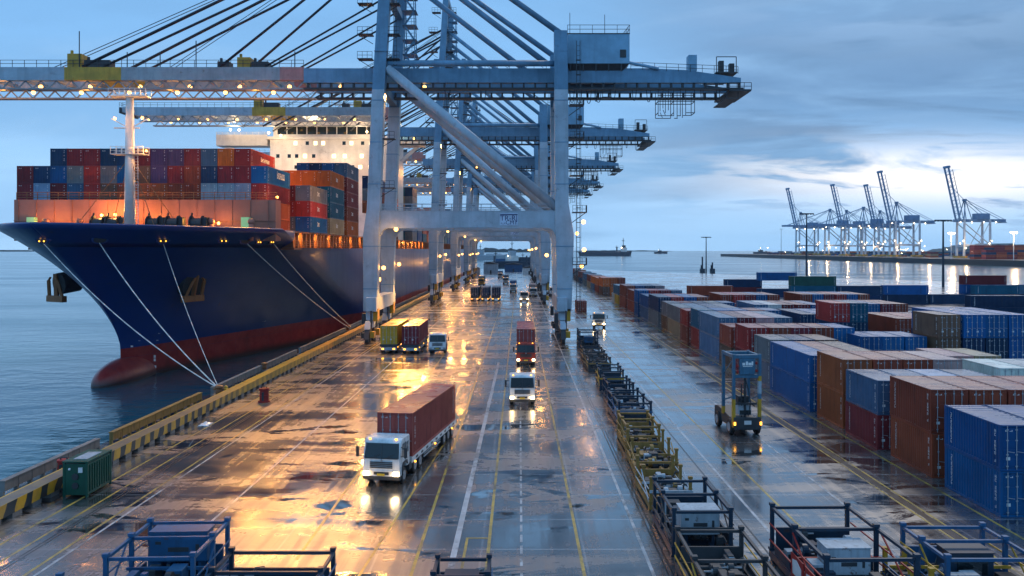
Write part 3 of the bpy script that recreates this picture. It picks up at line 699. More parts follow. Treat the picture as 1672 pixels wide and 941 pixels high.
# deck gear: windlasses, bitts, vents, lamps against the wall
def ellipse_drum(mb, x, y, z, r, w, mi=0):
    mb.tube((x-w/2, y, z), (x+w/2, y, z), r, 14, mi)
    for s in (-1, 1): mb.tube((x+s*w/2-.06, y, z), (x+s*w/2+.06, y, z), r*1.45, 14, mi)
for pxx in (162, 186, 252, 283, 322):
    mb = MB(); x = px(pxx, 117.5)
    ellipse_drum(mb, x, 117.5, 18.7, .8, 1.6); mb.box(x-1.1, x+1.1, 116.9, 118.3, 16.3, 18.3); mb.box(x+.9, x+1.5, 117, 118.1, 17.0, 19.6); mb.tube((x-.9, 117.2, 18.9), (x-.5, 117, 20.2), .12)
    mb.build('windlass', M['steel'], ship)
for pxx in (75, 130, 345, 410):
    mb = MB(); x = px(pxx, 118); mb.tube((x, 118, 16.3), (x, 118, 18.9), .35, 10); mb.ball((x, 118, 19.0), .5, 10, 6); mb.build('ventilator', M['wallred'], ship, True)
for pxx, mt in ((50, 'green_lit'), (400, 'green_lit')):
    mb = MB(); x = px(pxx, 119.5); mb.box(x-.55, x+.55, 119.4, 120.3, 18.2, 19.7); mb.build('lit_hatch', M[mt], ship)
DL = [(72, 362), (102, 366), (166, 352), (188, 351), (240, 358), (270, 372), (316, 364), (357, 365)]
for xx, yy_ in DL: slamp((px(xx, 118.6), 118.6, pz(yy_, 118.6)), .21, 400 if 150 < xx < 260 else 180, ship)
slamp((px(443, 122), 121.5, pz(365, 122)), .22, 420, ship); slamp((px(451, 122), 122.5, pz(322, 122)), .2, 350, ship)
# windows of mooring openings (fairleads) on the shell plating
def hull_hit(x, y):
    Y = 85.0
    while Y < 260:
        X, z = px(x, Y), pz(y, Y)
        if abs(X-CX) < hb(Y, z): return Vector((X, Y, z))
        Y += .1
    return Vector((px(x, 120), 120, pz(y, 120)))
FL = [(69, 392, 1), (163, 391, 0), (266, 392, 1), (365, 392, 1), (400, 393, 0), (423, 394, 1), (444, 394, 1), (422, 415, 0)]
for k, (xx, yy_, lit) in enumerate(FL):
    p0 = hull_hit(xx, yy_); a = hull_hit(xx-6, yy_); c = hull_hit(xx+6, yy_); d = (c-a); d.z = 0; d.normalize(); nrm = Vector((d.y, -d.x, -.45)).normalized()
    if k == 7: continue
    mb = MB(); big = 1.05 if k in (0, 1, 2, 3, 4) else .6
    u = d; v_ = nrm.cross(u)*-1
    if v_.z < 0: v_ = -v_
    for rr, off, mi in ((1.0, .07, 0), (.74, .10, 1)):
        ring = [p0+nrm*off+u*big*rr*math.cos(w_)+v_*.58*rr*math.sin(w_) for w_ in [2*math.pi*q/18 for q in range(18)]]
        mb.add([r_-nrm*.4 for r_ in ring]+ring, [tuple(range(18, 36))]+[(q, (q+1) % 18, (q+1) % 18+18, q+18) for q in range(18)], mi)
    if lit:
        for s in (-.35, .35): mb.ball(p0+nrm*.15+u*s*big-v_*.1, .085, 8, 6, 2)
    mb.build('fairlead', [M['hull'], M['steel'], M['marker']], ship)
# anchors on raised dark discs that stand in for their shadowed pockets
for k, (xx, yy_) in enumerate(((118, 462), (314, 462))):
    p0 = hull_hit(xx, yy_); a = hull_hit(xx-8, yy_); c = hull_hit(xx+8, yy_); d = (c-a); d.z = 0; d.normalize(); nrm = Vector((d.y, -d.x, -.35)).normalized()
    if k == 0: d = Vector((.85, -.5, 0)).normalized(); nrm = Vector((-.3, -.8, -.1)).normalized(); p0 = p0+Vector((-1.5, -.6, -.1))
    up = d.cross(nrm); up = up if up.z > 0 else -up
    def Q(a_, b__, c_): return p0+(d*a_+up*(b__-.3))*1.28+nrm*c_*1.35
    mb = MB()
    ring = [Q((1.75 if k else 1.25)*math.cos(w_), .3+(1.75 if k else 1.25)*math.sin(w_), .30 if k else .02) for w_ in [2*math.pi*q/20 for q in range(20)]]
    mb.add([r_-nrm*(1.2 if k else 3) for r_ in ring]+[r_+nrm*.1 for r_ in ring], [tuple(range(20, 40))]+[(q, (q+1) % 20, (q+1) % 20+20, q+20) for q in range(20)])
    pocket_disc = mb.build('pocket_shadow_disc', M['steel'], ship)
    mb = MB()
    mb.bar(Q(0, -1.1, .55), Q(0, 1.5, .35), .55, .5)
    mb.bar(Q(-1.55, -1.35, .6), Q(1.55, -1.35, .6), .75, .9)
    for s in (-1, 1): mb.bar(Q(s*1.25, -1.2, .65), Q(s*.85, .8, .75), .45, .3); mb.bar(Q(s*.85, .8, .75), Q(s*.55, 1.15, .65), .3, .2)
    bevel(mb.build('anchor', M['shiprail'], pocket_disc), .06)
# draught marks and small white plate on the plating
mb = MB()
for (xa, ya), (xb, yb), n in (((258, 545), (252, 607), 12), ((233, 552), (226, 562), 3), ((213, 567), (211, 572), 2)):
    for q in range(n):
        f = q/max(1, n-1); p0 = hull_hit(xa+(xb-xa)*f-4*math.sin(f*3.1), ya+(yb-ya)*f); e = hull_hit(xa+(xb-xa)*f+4, ya+(yb-ya)*f)-p0
        e.normalize(); nn = Vector((e.y, -e.x, 0)).normalized()*.05
        mb.add([p0+nn, p0+nn+e*.42, p0+nn+e*.42+Vector((0, 0, .4)), p0+nn+Vector((0, 0, .4))], [(0, 1, 2, 3)])
p0 = hull_hit(426, 526); e = (hull_hit(436, 524)-p0).normalized(); nn = Vector((e.y, -e.x, 0)).normalized()*.06
for q in range(2): mb.add([p0+nn+e*q*.7, p0+nn+e*(q*.7+.55), p0+nn+e*(q*.7+.7)+Vector((0, 0, .5)), p0+nn+e*(q*.7+.15)+Vector((0, 0, .5))], [(0, 1, 2, 3)])
mb.build('draught_marks', M['mark'], ship)
# lashing posts, side passage rails and lamps under the stacks
mb = MB()
y = 130
while y < 540:
    mb.box(CX+HB-.75, CX+HB-.35, y, y+.4, 15.29, 17.9); mb.box(CX+HB-.9, CX+HB-.2, y-.1, y+.5, 17.6, 17.88)
    if y < 300: mb.bar((CX+HB-.55, y+.4, 17.6), (CX+HB-.55, y+1.4, 16.9), .14, .14)
    y += 2.45 if y < 240 else 4.9
mb.box(CX+HB-3.4, CX+HB-.3, 128, 540, 17.62, 17.86)
mb.build('lashing_bridge', M['shiprail'], ship)
mb = MB(); mb.box(CX-HB+1, CX+HB-3.4, 128, 540, 15.29, 17.6); mb.build('hatch_coaming', M['shiprail'], ship)
mb = MB(); mb.railing((CX+HB-.12, 127.2, 15.3), (CX+HB-.12, 250, 15.3), 1.1, 1.5, .03, 0, 3); mb.build('railing', M['shiprail'], ship)
y = 131.0; lm = MB(); lm.ball((0, 0, 0), .14, 8, 5); lm = lm.mesh('passage_lamp', M['lamp'])
k = 0
while y < 300:
    part_like(lm, 'passage_lamp', ship, (CX+HB-.85, y, 17.25))
    if k % 2 == 0: light((CX+HB-.7, y, 17.0), 320, WARM, .15)
    y += 4.9; k += 1
# superstructure and bridge
sup = MB(); SY = 250
sx0, sx1 = px(441, SY), px(648, SY)
sup.box(sx0, sx1, SY, SY+14, 17, pz(228, SY)); sup.box(sx0-1, sx1+1, SY-.5, SY+13, pz(228, SY)+.01, pz(226, SY)+.5)
sup = sup.build('superstructure', M['shipwhite'], ship)
zb = pz(228, SY)
mb = MB(); mb.box(px(446, SY), px(612, SY), SY+.2, SY+10, zb+.6, pz(205, SY)); mb.box(px(444, SY), px(614, SY), SY-.6, SY+10.6, pz(205, SY)+.01, pz(200, SY)); mb.build('wheelhouse', M['shipwhite'], sup)
wm = MB(); wm.box(-1.35, 1.35, -.04, .0, 0, 2.5); wm = wm.mesh('window', M['glass'])
for k in range(10): part_like(wm, 'window', sup, (px(452+k*16.3, SY)+1.5, SY+.19, pz(219.5, SY)))
zw = pz(228, SY)
for xa, xb, s in ((px(352, SY), sx0-1.01, -1), (sx1+1.01, px(692, SY), 1)):
    mb = MB(); mb.box(xa, xb, SY+.5, SY+6, zw-1.8, zw+.5); mb.box(xa, xb, SY+.4, SY+.5, zw+.5, zw+1.6)
    e, w_ = (xa, xb) if s < 0 else (xb, xa)
    mb.bar((e-s*2.0, SY+2, zw-1.9), (w_, SY+2, zw-6.5), .8, 1.0)
    mb.build('bridge_wing', M['shipwhite'], sup)
dk = MB(); dk.box(-.5, .5, -.05, 0, 0, 1.1); dkm = dk.mesh('window', M['glass']); ltm = dk.mesh('window', M['win'])
rw = random.Random(4)
for yy_ in (237, 258, 276, 294):
    for k in range(13):
        if rw.random() < .25: continue
        part_like(ltm if rw.random() < .5 else dkm, 'window', sup, (px(455+k*15+rw.uniform(-3, 3), SY), SY-.01, pz(yy_, SY)))
mb = MB(); mb.railing((px(446, SY), SY-.3, pz(200, SY)), (px(612, SY), SY-.3, pz(200, SY)), 1.2, 1.6, .05, 0, 3); mb.railing((px(352, SY), SY+.6, zw+1.6), (sx0, SY+.6, zw+1.6), .7, 1.8, .05); mb.build('railing', M['shipwhite'], sup)
mb = MB(); xm = px(560, SY)
mb.box(xm-1, xm+1, SY+4, SY+6, pz(200, SY), pz(165, SY)); mb.box(xm-5, xm+5, SY+4.5, SY+5.2, pz(178, SY), pz(176, SY)); mb.box(xm-3.5, xm+3.5, SY+4.4, SY+5, pz(168, SY), pz(165, SY))
for dx in (-4.5, -2.2, 2.5, 4.5): mb.tube((xm+dx, SY+5, pz(178, SY)), (xm+dx, SY+5, pz(150-dx, SY)), .12, 6)
mb.ball((xm-2.5, SY+5, pz(190, SY)), 1.3, 10, 8); mb.build('radar_mast', M['shipwhite'], sup)
lm2 = MB(); lm2.ball((0, 0, 0), .34, 10, 6); lm2 = lm2.mesh('lamp', M['lampw'])
for xx, yy_ in ((455, 197), (478, 196), (500, 198), (524, 197), (548, 196), (570, 197), (592, 196), (612, 198), (378, 213), (392, 213), (440, 218), (460, 222), (600, 216), (640, 215), (668, 213), (688, 213)):
    part_like(lm2, 'lamp', sup, (px(xx, SY), SY-.9, pz(yy_, SY)))
for xx, yy_, pw in ((455, 222, 1700), (520, 196, 1700), (590, 222, 1700), (660, 216, 1500), (395, 216, 1500), (480, 262, 1400), (560, 262, 1400)):
    light((px(xx, SY), SY-7, pz(yy_, SY)), pw*.75, (1, .72, .42), .5)
fu = MB(); fu.loft([(CX+2, 330, 17, 12, 12), (CX+2, 330, 40, 11, 11)]); fu.build('funnel', M['shipwhite'], ship)

# ---- boxes carried by the ship
GS = 'containers on the ship'
names = ['bottom', 'second', 'third', 'fourth', 'fifth', 'sixth']
x_left = px(27, 123.6); pit = (px(437, 123.6)-x_left)/15
F0 = ['maroon', 'pale blue', 'maroon', 'grey blue', 'red', 'brown', 'rust red', 'orange brown', 'orange brown', 'rust red', 'rust red', 'pale blue', 'pale blue', 'pale blue', 'maroon']
F1 = ['maroon', 'navy', 'blue', 'grey', 'red', 'grey', 'blue', 'brown', 'purple', 'maroon', 'rust red', 'navy', 'maroon', 'maroon', 'blue']
F2 = [None, None, 'navy', 'maroon', 'maroon', 'navy', 'navy', 'maroon', 'purple', 'purple', 'maroon', 'grey blue', 'orange', 'red', None]
for ti, F in enumerate((F0, F1, F2)):
    for k, c in enumerate(F):
        if not c: continue
        lg = 1 if (ti == 1 and k == 14) else 2 if (ti == 2 and k == 13) else 0
        lab = f'{c} container, {["bottom", "middle", "top"][ti]} tier of the front row on the ship, {ORD[k]} from left'
        if lg == 1: lab = 'blue container with big white lettering at the front corner of the ship stacks'
        if lg == 2: lab = 'red container with white lettering, topmost at the front corner of the ship'
        container(x_left+pit*(k+.5), 123.6+6.1, 22.35+ti*2.6, c, lab, GS, 12.19, 2.59, False, 0, lg)
for k in (1, 2): container(x_left+pit*14.5, 129.7, 22.35-2.6*k, 'orange brown', f'orange lit container {["", "just", "two tiers"][k]} below the front corner, behind the breakwater wall', GS, 12.19, 2.59, False)
bays = [(136.9, 2.59, [['blue', 'red', 'grey'], ['grey', 'red', 'maroon']], 2), (151.4, 2.9, [['tan', 'teal', 'teal', 'orange'], [None, None, None, 'orange'], [None, None, None, 'orange'], [None, None, None, 'rust red']], 2),
        (165.9, 2.9, [['orange', 'rust red', 'maroon', 'maroon', 'grey blue'], [None, None, None, None, 'blue'], [None, None, None, None, 'navy'], [None, None, None, None, 'blue'], [None, None, None, None, 'navy']], 0),
        (180.5, 2.9, [['brown', 'grey', 'red', 'maroon', 'grey'], [None, None, None, None, 'blue']], 0), (195, 2.9, [['navy', 'grey blue', 'orange brown', 'grey', 'navy'], [None, None, None, None, 'navy']], 0),
        (209.5, 2.9, [['grey', 'tan', 'grey', 'rust red', 'grey blue'], [None, None, None, None, 'grey']], 0), (224, 2.9, [['brown', 'navy', 'grey', 'orange brown', 'grey'], [None, None, None, None, 'navy']], 0)]
for bi, (yb, H, colsn, lg) in enumerate(bays):
    for ci, tiers in enumerate(colsn):
        for ti, c in enumerate(tiers):
            if not c: continue
            pos = 'quayside column' if ci == 0 else f'{ORD[ci]} column from the quay'
            container(CX+HB-1.35-2.53*ci, yb+6.1, 17.9+ti*(H+.01), c, f'{c} container, {names[ti]} tier, {pos}, {ORD[bi+1]} bay of the ship', GS, 12.19, H, False, 0, 3 if ci == 0 and bi < 4 else 0)
# the smallest, far aft: one mass
mb = MB(); tones = []
rs = random.Random(12); y = 268
pal = [COL[c] for c in ('rust red', 'maroon', 'blue', 'navy', 'grey', 'grey blue', 'orange brown', 'tan', 'teal')]
while y < 540:
    nt = rs.choice((4, 5, 5, 6)) if y > 340 or y < 316 else 0
    for ti in range(nt):
        for ci in range(2):
            x1_ = CX+HB-.15-ci*2.53
            mb.box(x1_-2.44, x1_, y, y+12.19, 17.9+ti*2.9, 17.9+ti*2.9+2.86); c = rs.choice(pal); tones += [c]*6
    y += 14.6
me = mb.mesh('stacked_containers', M['boxes']); at = me.color_attributes.new('tone', 'FLOAT_COLOR', 'CORNER')
i = 0
for f_, c in zip(me.polygons, tones):
    for li in f_.loop_indices: at.data[li].color = (*c, 1)
o = bpy.data.objects.new('stacked_containers', me); col.objects.link(o)
tag(o, 'mass of stacked containers far aft on the ship, behind the white superstructure', 'containers', None, 'stuff')
# mooring ropes
for yb_, lab in ((101.5, 'small rusty bollard in the gap between two kerb lengths'), (151, 'rusty bollard holding the two thin dark spring ropes')):
    o = thing('mooring_bollard', (-31.3, yb_, 0), lab, 'bollard')
    mb = MB(); mb.box(-.5, .5, -.6, .6, 0, .3); mb.build('base', M['concrete'], o)
    mb = MB(); mb.tube((0, 0, .3), (0, 0, .95), .28, 12, 0, .24); mb.ball((0, 0, 1.0), .4, 12, 8, 0, (1, 1, .5)); mb.build('post', M['shiprail'], o, True)
def rope(a, c, r, sag, lab):
    a, c = Vector(a), Vector(c); pts = [a.lerp(c, k/16)+Vector((0, 0, -sag*4*(k/16)*(1-k/16))) for k in range(17)]
    mb = MB(); mb.path(pts, r, 6); tag(mb.build('mooring_rope', M['rope'], None, True), lab, 'mooring rope', 'ropes mooring the ship')
bol = (-30.3, 83.4, 1.0)
rope(hull_hit(72, 396)+Vector((0, -.3, 0)), bol, .06, 1.3, 'white mooring rope, outermost of the three from bow to bollard')
rope(hull_hit(163, 395)+Vector((0, -.3, 0)), bol, .065, 1.0, 'thick white mooring rope with a knot near its upper end, crossing the bow')

rope(hull_hit(268, 397)+Vector((0, -.3, 0)), bol, .04, .7, 'thin mooring rope running steeply past the right anchor down to the bollard')
rope(hull_hit(402, 398)+Vector((.2, -.3, 0)), (-31.0, 150, .9), .06, .6, 'dark thin spring rope from the rear of the bow, lower one of two')
rope(hull_hit(446, 399)+Vector((.2, -.3, 0)), (-31.0, 152, .9), .06, .6, 'dark thin spring rope from the end of the bulwark, upper of two')
# ------------------------------------------------------------------ quay cranes
WX, LX, BY = -24.3, 7.0, 17.0            # waterside rail, landside rail, frame depth
def legx(z, side):                         # leg centre line and width
    S = [(5, WX+.1, 2.2), (12, WX+.15, 2.35), (17.5, WX+.25, 2.6), (21.5, WX+.6, 2.1), (41, -22.9, 2.0), (57, -21.9, 1.9), (70, -21.05, 1.7), (79, -20.5, 1.5)] if side == 0 else \
        [(5, LX+.3, 2.3), (12, LX+.35, 2.7), (17.5, LX+.35, 3.0), (22.5, LX-.1, 2.2), (41, LX-.2, 2.2), (50.6, LX-.3, 2.1)]
    return S
lamp_ball = MB(); lamp_ball.ball((0, 0, 0), .34, 10, 6); lamp_ball = lamp_ball.mesh('floodlight', M['lamp'])
def make_crane(lab, grp):
    root = thing('quay_crane', (0, 0, 0), lab, 'quay crane', grp)
    for side in (0, 1):
        for yy_ in (0, BY):
            S = legx(0, side); lo = [s for s in S if s[0] <= 41.1]; mb = MB()
            mb.loft([(cx, yy_, z, wd, 2.0) for z, cx, wd in lo], 0)
            up = [s for s in S if s[0] >= 41]
            mb.loft([(cx, yy_, z+.003 if i == 0 else z, wd, 1.7 if side == 0 else 2.0) for i, (z, cx, wd) in enumerate(up)], 1)
            leg = bevel(mb.build('leg', [M['crane'], M['crane_up']], root), .06)
            mb = MB()
            for zf in (8.6, 15.5, 25.6, 32.4, 39.2, 47.2):
                q = max(k_ for k_ in range(len(S)-1) if S[k_][0] <= zf); f_ = (zf-S[q][0])/(S[q+1][0]-S[q][0]); cx = S[q][1]+(S[q+1][1]-S[q][1])*f_; wd = S[q][2]+(S[q+1][2]-S[q][2])*f_
                mb = MB(); mb.box(cx-wd/2-.05, cx+wd/2+.05, yy_-1.05, yy_+1.05, zf, zf+.12); mb.build('flange', M['crane_up'], root)
            if yy_ == 0:      # access platforms and ladders on the front legs
                for z in ((25, 33, 46, 50, 55, 60, 64, 69, 74) if side == 0 else (12.5, 21, 27, 33, 38.5)):
                    mb = MB(); cx = [c for zz, c, w_ in S if zz <= z][-1]; wd = 1.2
                    if side == 0:
                        for s in ((-1, 1) if z > 44 else (1,)):
                            a = cx+s*1.0; e = cx+s*3.4; a, e = min(a, e), max(a, e)
                            mb.box(a, e, -.8, 1.0, z, z+.12); mb.railing((a, -.8, z), (e, -.8, z), 1.2, .8, .03); mb.bar((cx+s*3.3, 0, z), (cx+s*1, 0, z-1.4), .1, .1)
                            if s < 0: mb.build('leg_platform', M['steel'], root); mb = MB()
                    else:
                        mb.box(cx+1.3, cx+3.6, -1.0, 1.2, z, z+.14); mb.railing((cx+1.3, -1.0, z), (cx+3.6, -1.0, z), 1.2, .8, .03); mb.railing((cx+3.6, -1, z), (cx+3.6, 1.2, z), 1.2, .8, .03); mb.bar((cx+3.4, 0, z), (cx+1.2, 0, z-1.6), .12, .12)
                    mb.build('leg_platform', M['steel'], root)
                mb = MB()
                z0, z1 = (45, 76) if side == 0 else (5, 49); cx = (S[-3][1]+1.7) if side == 0 else LX+2.6
                for s in (-.25, .25): mb.bar((cx+s, -.4, z0), (cx+s, -.4, z1), .07, .07)
                for q in range(int((z1-z0)/.8)): mb.bar((cx-.25, -.4, z0+q*.8), (cx+.25, -.4, z0+q*.8), .05, .05)
                if side == 1:
                    for q in range(int((z1-z0)/2.4)): mb.box(cx-.4, cx+.4, -.9, -.45, z0+q*2.4, z0+q*2.4+.07)
                    for s in (-.38, .38): mb.bar((cx+s, -.85, z0), (cx+s, -.85, z1), .05, .05)
                mb.build('access_ladder', M['steel'], root)
    # portal beams with curved haunches
    for yy_ in (-.6, BY-.6):
        xa, xb = WX+1.35, LX-.95; zt, zb_ = 21.3, 18.5; poly = [(xa, zt), (xa, 17.1)]
        r = 1.05
        for q in range(9): w_ = math.pi/2*q/8; poly.append((xa+.5+r*(1-math.cos(w_)), zb_-r*(1-math.sin(w_))))
        for q in range(8, -1, -1): w_ = math.pi/2*q/8; poly.append((xb-.4-r*(1-math.cos(w_)), zb_-r*(1-math.sin(w_))))
        poly += [(xb, 17.1), (xb, zt)]
        pb = MB(); pb.prism(poly, 'y', yy_, yy_+1.2)
        pb = pb.build('portal_beam', M['crane'], root)
        mb = MB(); mb.box(WX+2, LX-1.5, yy_-.06, yy_+1.26, zt+.002, zt+.09); mb.railing((WX+2, yy_, zt), (LX-2, yy_, zt), 1.15, 1.6, .035); mb.railing((WX+2, yy_+1.2, zt), (LX-2, yy_+1.2, zt), 1.15, 1.6, .035)
        mb.box(xa+12.5, xa+18.5, yy_-.06, yy_-.003, zb_+.12, zb_+.3)
        mb.build('beam_walkway', M['crane'], root)
        if yy_ < 0:
            sg = MB(); sg.box(-3.2, -.2, yy_-.10, yy_-.02, 18.95, 20.95); sg = sg.build('sign', M['signwhite'], pb)
            mb = MB(); mb.box(-3.1, -.3, yy_-.14, yy_-.103, 20.62, 20.78); mb.build('sign_band', M['signblue'], sg)
            tm = text_mesh('TR-RJ', 1.2, M['signblue'], 'sign_lettering'); part_like(tm, 'sign_lettering', sg, (-1.7, yy_-.115, 20.1), (R(90), 0, 0))
            tm = text_mesh('-.-CM1', .95, M['signblue'], 'sign_lettering'); part_like(tm, 'sign_lettering', sg, (-1.7, yy_-.115, 19.4), (R(90), 0, 0))
    for x in (WX+.5, LX):
        mb = MB(); mb.box(x-.6, x+.6, 1.02, BY-1.02, 19.0, 21.0); mb.build('side_beam', M['crane'], root)
        mb = MB(); mb.box(x-.95, x+.75, -1.8, BY+1.8, 5.0, 7.3); bevel(mb.build('sill_beam', M['crane'], root), .08)
    # travelling gear
    for x in (WX, LX):
        for yy_ in (0, BY):
            bg_ = MB(); bg_.loft([(x, yy_, 3.6, 1.0, 2.4), (x, yy_, 4.998, 1.3, 1.6)])
            bg_.prism([(yy_-3.2, 2.3), (yy_+3.2, 2.3), (yy_+2.2, 3.5), (yy_-2.2, 3.5)], 'x', x-.45, x+.45)
            for s in (-1, 1):
                yc = yy_+s*2.3; bg_.prism([(yc-1.6, .75), (yc+1.6, .75), (yc+.8, 2.2), (yc-.8, 2.2)], 'x', x-.4, x+.4, 1)
                bg_.box(x+.45, x+1.15, yc-.7, yc+.5, .9, 1.9, 2); bg_.box(x-1.05, x-.45, yc-.3, yc+.9, .8, 1.6, 1)
                bg_.tube((x+.5, yc, 2.2), (x+.5, yc, 5.2), .14, 6, 1)
            bg_.box(x+.6, x+1.3, yy_-1, yy_+1, 3.4, 5.4, 2); bg_.box(x-1.3, x-.7, yy_-.8, yy_+.8, 3.0, 4.6, 1)
            bg_ = bg_.build('bogie', [M['crane'], M['steel'], M['yellow']], root)
            for s in (-3.1, -1.5, 1.5, 3.1):
                mb = MB(); mb.tube((x-.3, yy_+s, .42), (x+.3, yy_+s, .42), .42, 14); mb.build('wheel', M['steel'], bg_, False)
    # girders (fixed) and boom (outreach)
    G0, GT, GB_ = -36.0, 45.3, 42.9
    for yy_ in (3.6, 12.4):
        mb = MB(); mb.prism([(G0, GB_), (37, GB_), (37, GB_+.8), (28, GT-.3), (21, GT), (G0, GT)], 'y', yy_-.55, yy_+.55); 
        mb.build('girder', M['crane_up'], root)
        mb = MB(); mb.box(G0, 37.4, yy_-.75, yy_+.75, 41.75, 42.05)
        x = G0+.5
        while x < 37: mb.box(x, x+.3, yy_-.4, yy_+.4, 42.055, 42.895); x += 1.9
        mb.build('trolley_rail', M['steel'], root)
    boom = bpy.data.objects.new('boom', None); col.objects.link(boom); boom.parent = root
    seg = [(-113, -108.5, 1), (-108.5, -84, 0), (-84, -76, 0), (-76, -66.5, 2), (-66.5, -37.2, 0), (-37.2, -35, 1), (-35, -28, 3), (-28, -23.9, 1)]
    bx1 = G0+.0
    for yy_ in (3.6, 12.4):
        mb = MB()
        for a, c, mi in [(-113, -84, 1), (-84, -76, 1), (-76, -66.5, 2), (-66.5, -40.0, 0), (-40.0, -36.0, 3)]:
            poly = [(a, 43.3), (c, 43.3), (c, 45.5), (a, 45.5)] if a > -112 else [(a, 44.2), (a+5, 43.3), (c, 43.3), (c, 45.5), (a, 45.5)]
            mb.prism(poly, 'y', yy_-.56, yy_+.56, mi)
        mb.build('boom_girder', [M['boom_grey'], M['crane'], M['boom_yellow'], M['boom_pink']], boom)
        mb = MB(); mb.box(-108, -36.2, yy_-.7, yy_+.7, 41.75, 42.0)
        x = -107.5
        while x < -37: mb.bar((x, yy_, 42.0), (x+1.3, yy_, 43.3), .16, .2); mb.bar((x+1.3, yy_, 43.3), (x+2.6, yy_, 42.0), .16, .2); x += 2.6
        mb.build('boom_rail', M['boom_grey'], boom)
    mb = MB(); mb.box(-.2, .2, 4.17, 11.83, 43.6, 44.3); tm_ = mb.mesh('boom_tie', M['boom_grey'])
    for k in range(15): part_like(tm_, 'boom_tie', boom, (-110+k*5.2, 0, 0))
    mb = MB(); mb.railing((-113, 3.0, 45.5), (-36, 3.0, 45.5), 1.15, 2.0, .035); mb.railing((-113, 13.0, 45.5), (-36, 13.0, 45.5), 1.15, 2.0, .035); mb.box(-113.6, -113, 2.6, 13.4, 43.9, 45.4); mb.railing((-113.5, 2.6, 45.5), (-113.5, 13.4, 45.5), 1.15, 2, .035); mb.build('boom_railing', M['steel'], boom)
    for (xa, xb, h, mt) in ((-75.6, -73.2, 2.3, 'boom_yellow'), (-72.8, -68.5, 1.2, 'steel'), (-47.2, -45.0, 1.7, 'boom_yellow'), (-44.8, -42, 1.0, 'steel'), (-50.5, -48.5, 1.0, 'steel')):
        mb = MB(); mb.box(xa, xb, 3.2, 5.2, 45.502, 45.5+h); mb.tube((xa+.4, 4, 45.5+h), (xa+.4, 4, 46.2+h), .25, 8); bevel(mb.build('boom_winch', M[mt], boom), .05)
    for x, h in ((-73.5, 6.0), (-54, 4.4), (-65.5, 2.5), (-60, 2.4), (-37.5, 2.6)):
        mb = MB(); mb.tube((x, 3.1, 45.5), (x, 3.1, 45.5+h), .09, 6); mb.build('antenna', M['steel'], boom)
    for k in range(17): part_like(lamp_ball, 'floodlight', boom, (-106+k*4.2, 4.6+(k % 2)*5, 42.5))
    # frame on the girder: ties, pipes, braces
    mb = MB(); mb.tube((-21.5, 0, 45.4), (LX-1.2, 0, 45.4), .48, 12); mb.build('tie_pipe', M['crane_up'], root, True)
    mb = MB(); mb.tube((-21.5, BY, 45.4), (LX-1.2, BY, 45.4), .48, 12); mb.build('tie_pipe', M['crane_up'], root, True)
    for yy_ in (0, BY):
        mb = MB(); mb.tube((-21.6, yy_, 44.6), (LX-.9, yy_, 21.9), .78, 14); mb.build('diagonal_brace', M['crane'], root, True)
        mb = MB(); mb.tube((-20.9, yy_, 70), (LX-.4, yy_, 50.4), .5, 12); mb.build('back_brace', M['crane_up'], root, True)
        mb = MB(); mb.tube((-20.9, yy_+1.0, 65), (LX-2.6, yy_+1.0, 45.7), .5, 12); mb.build('back_brace', M['crane_up'], root, True)
    for z, cx in ((41.2, -22.9), (57, -21.9), (70.5, -21), (77.5, -20.6), (45.6, LX-.3), (40.2, LX-.3)):
        mb = MB(); mb.box(cx-.6, cx+.6, 1.02, BY-1.02, z, z+1.3); mb.build('cross_beam', M['crane_up'], root)
    for yy_ in (3.2, 12.8):
        for (xa, za, xb, zb__, r) in ((-73, 45.6, -21.2, 71.5, .26), (-69.5, 45.6, -21.2, 69.0, .22), (-50, 45.6, -21.4, 69.5, .22), (-42.5, 45.6, -21.8, 57.5, .16), (-41.5, 45.6, -21.9, 56.0, .16)):
            mb = MB(); mb.tube((xa, yy_, za), (xb, yy_ if r < .2 else (yy_*.6+3.4), zb__), r, 7); mb.build('boom_stay', M['cable'], root, True)
    mb = MB()
    for yy_ in (6, 7.2): mb.tube((-80, yy_, 45.8), (-21, yy_, 71.8), .07, 5); mb.tube((-60, yy_, 45.8), (-21, yy_, 71.8), .06, 5); mb.tube((-21, yy_, 71), (LX+3, yy_, 50.5), .07, 5)
    mb.build('hoist_rope', M['cable'], root)
    mb = MB()     # lattice stair tower beside the frame
    for x_ in (-19.6, -17.9):
        for y_ in (7.0, 9.4): mb.bar((x_, y_, 45.3), (x_-.6, y_, 76), .14, .14)
    for q in range(12):
        z_ = 46+q*2.5; dx_ = -.6*(z_-45.3)/30.7; mb.box(-20.0+dx_, -17.5+dx_, 6.6, 9.8, z_, z_+.08)
        a_, b__ = (-19.6, -17.9) if q % 2 else (-17.9, -19.6); mb.bar((a_+dx_, 7.0, z_), (b__+dx_, 7.0, z_+2.5), .1, .3); mb.railing((-20+dx_, 6.6, z_), (-17.5+dx_, 6.6, z_), 1.1, .8, .03)
    mb.build('stair_tower', M['crane_up'], root)
    mb = MB()     # lattice along the front of the girder and thin wires of the frame
    x_ = -20
    while x_ < 4: mb.bar((x_, 3.0, 45.35), (x_+1.5, 3.0, 46.6), .07, .07); mb.bar((x_+1.5, 3.0, 46.6), (x_+3, 3.0, 45.35), .07, .07); x_ += 3
    mb.bar((-20, 3.0, 46.6), (4, 3.0, 46.6), .07, .07); mb.build('girder_lattice', M['crane_up'], root)
    # machinery house and backreach
    mh = MB(); mh.box(8.0, 18.3, 2.2, 13.8, 45.9, 50.8); mh = bevel(mh.build('machinery_house', M['house'], root), .05)
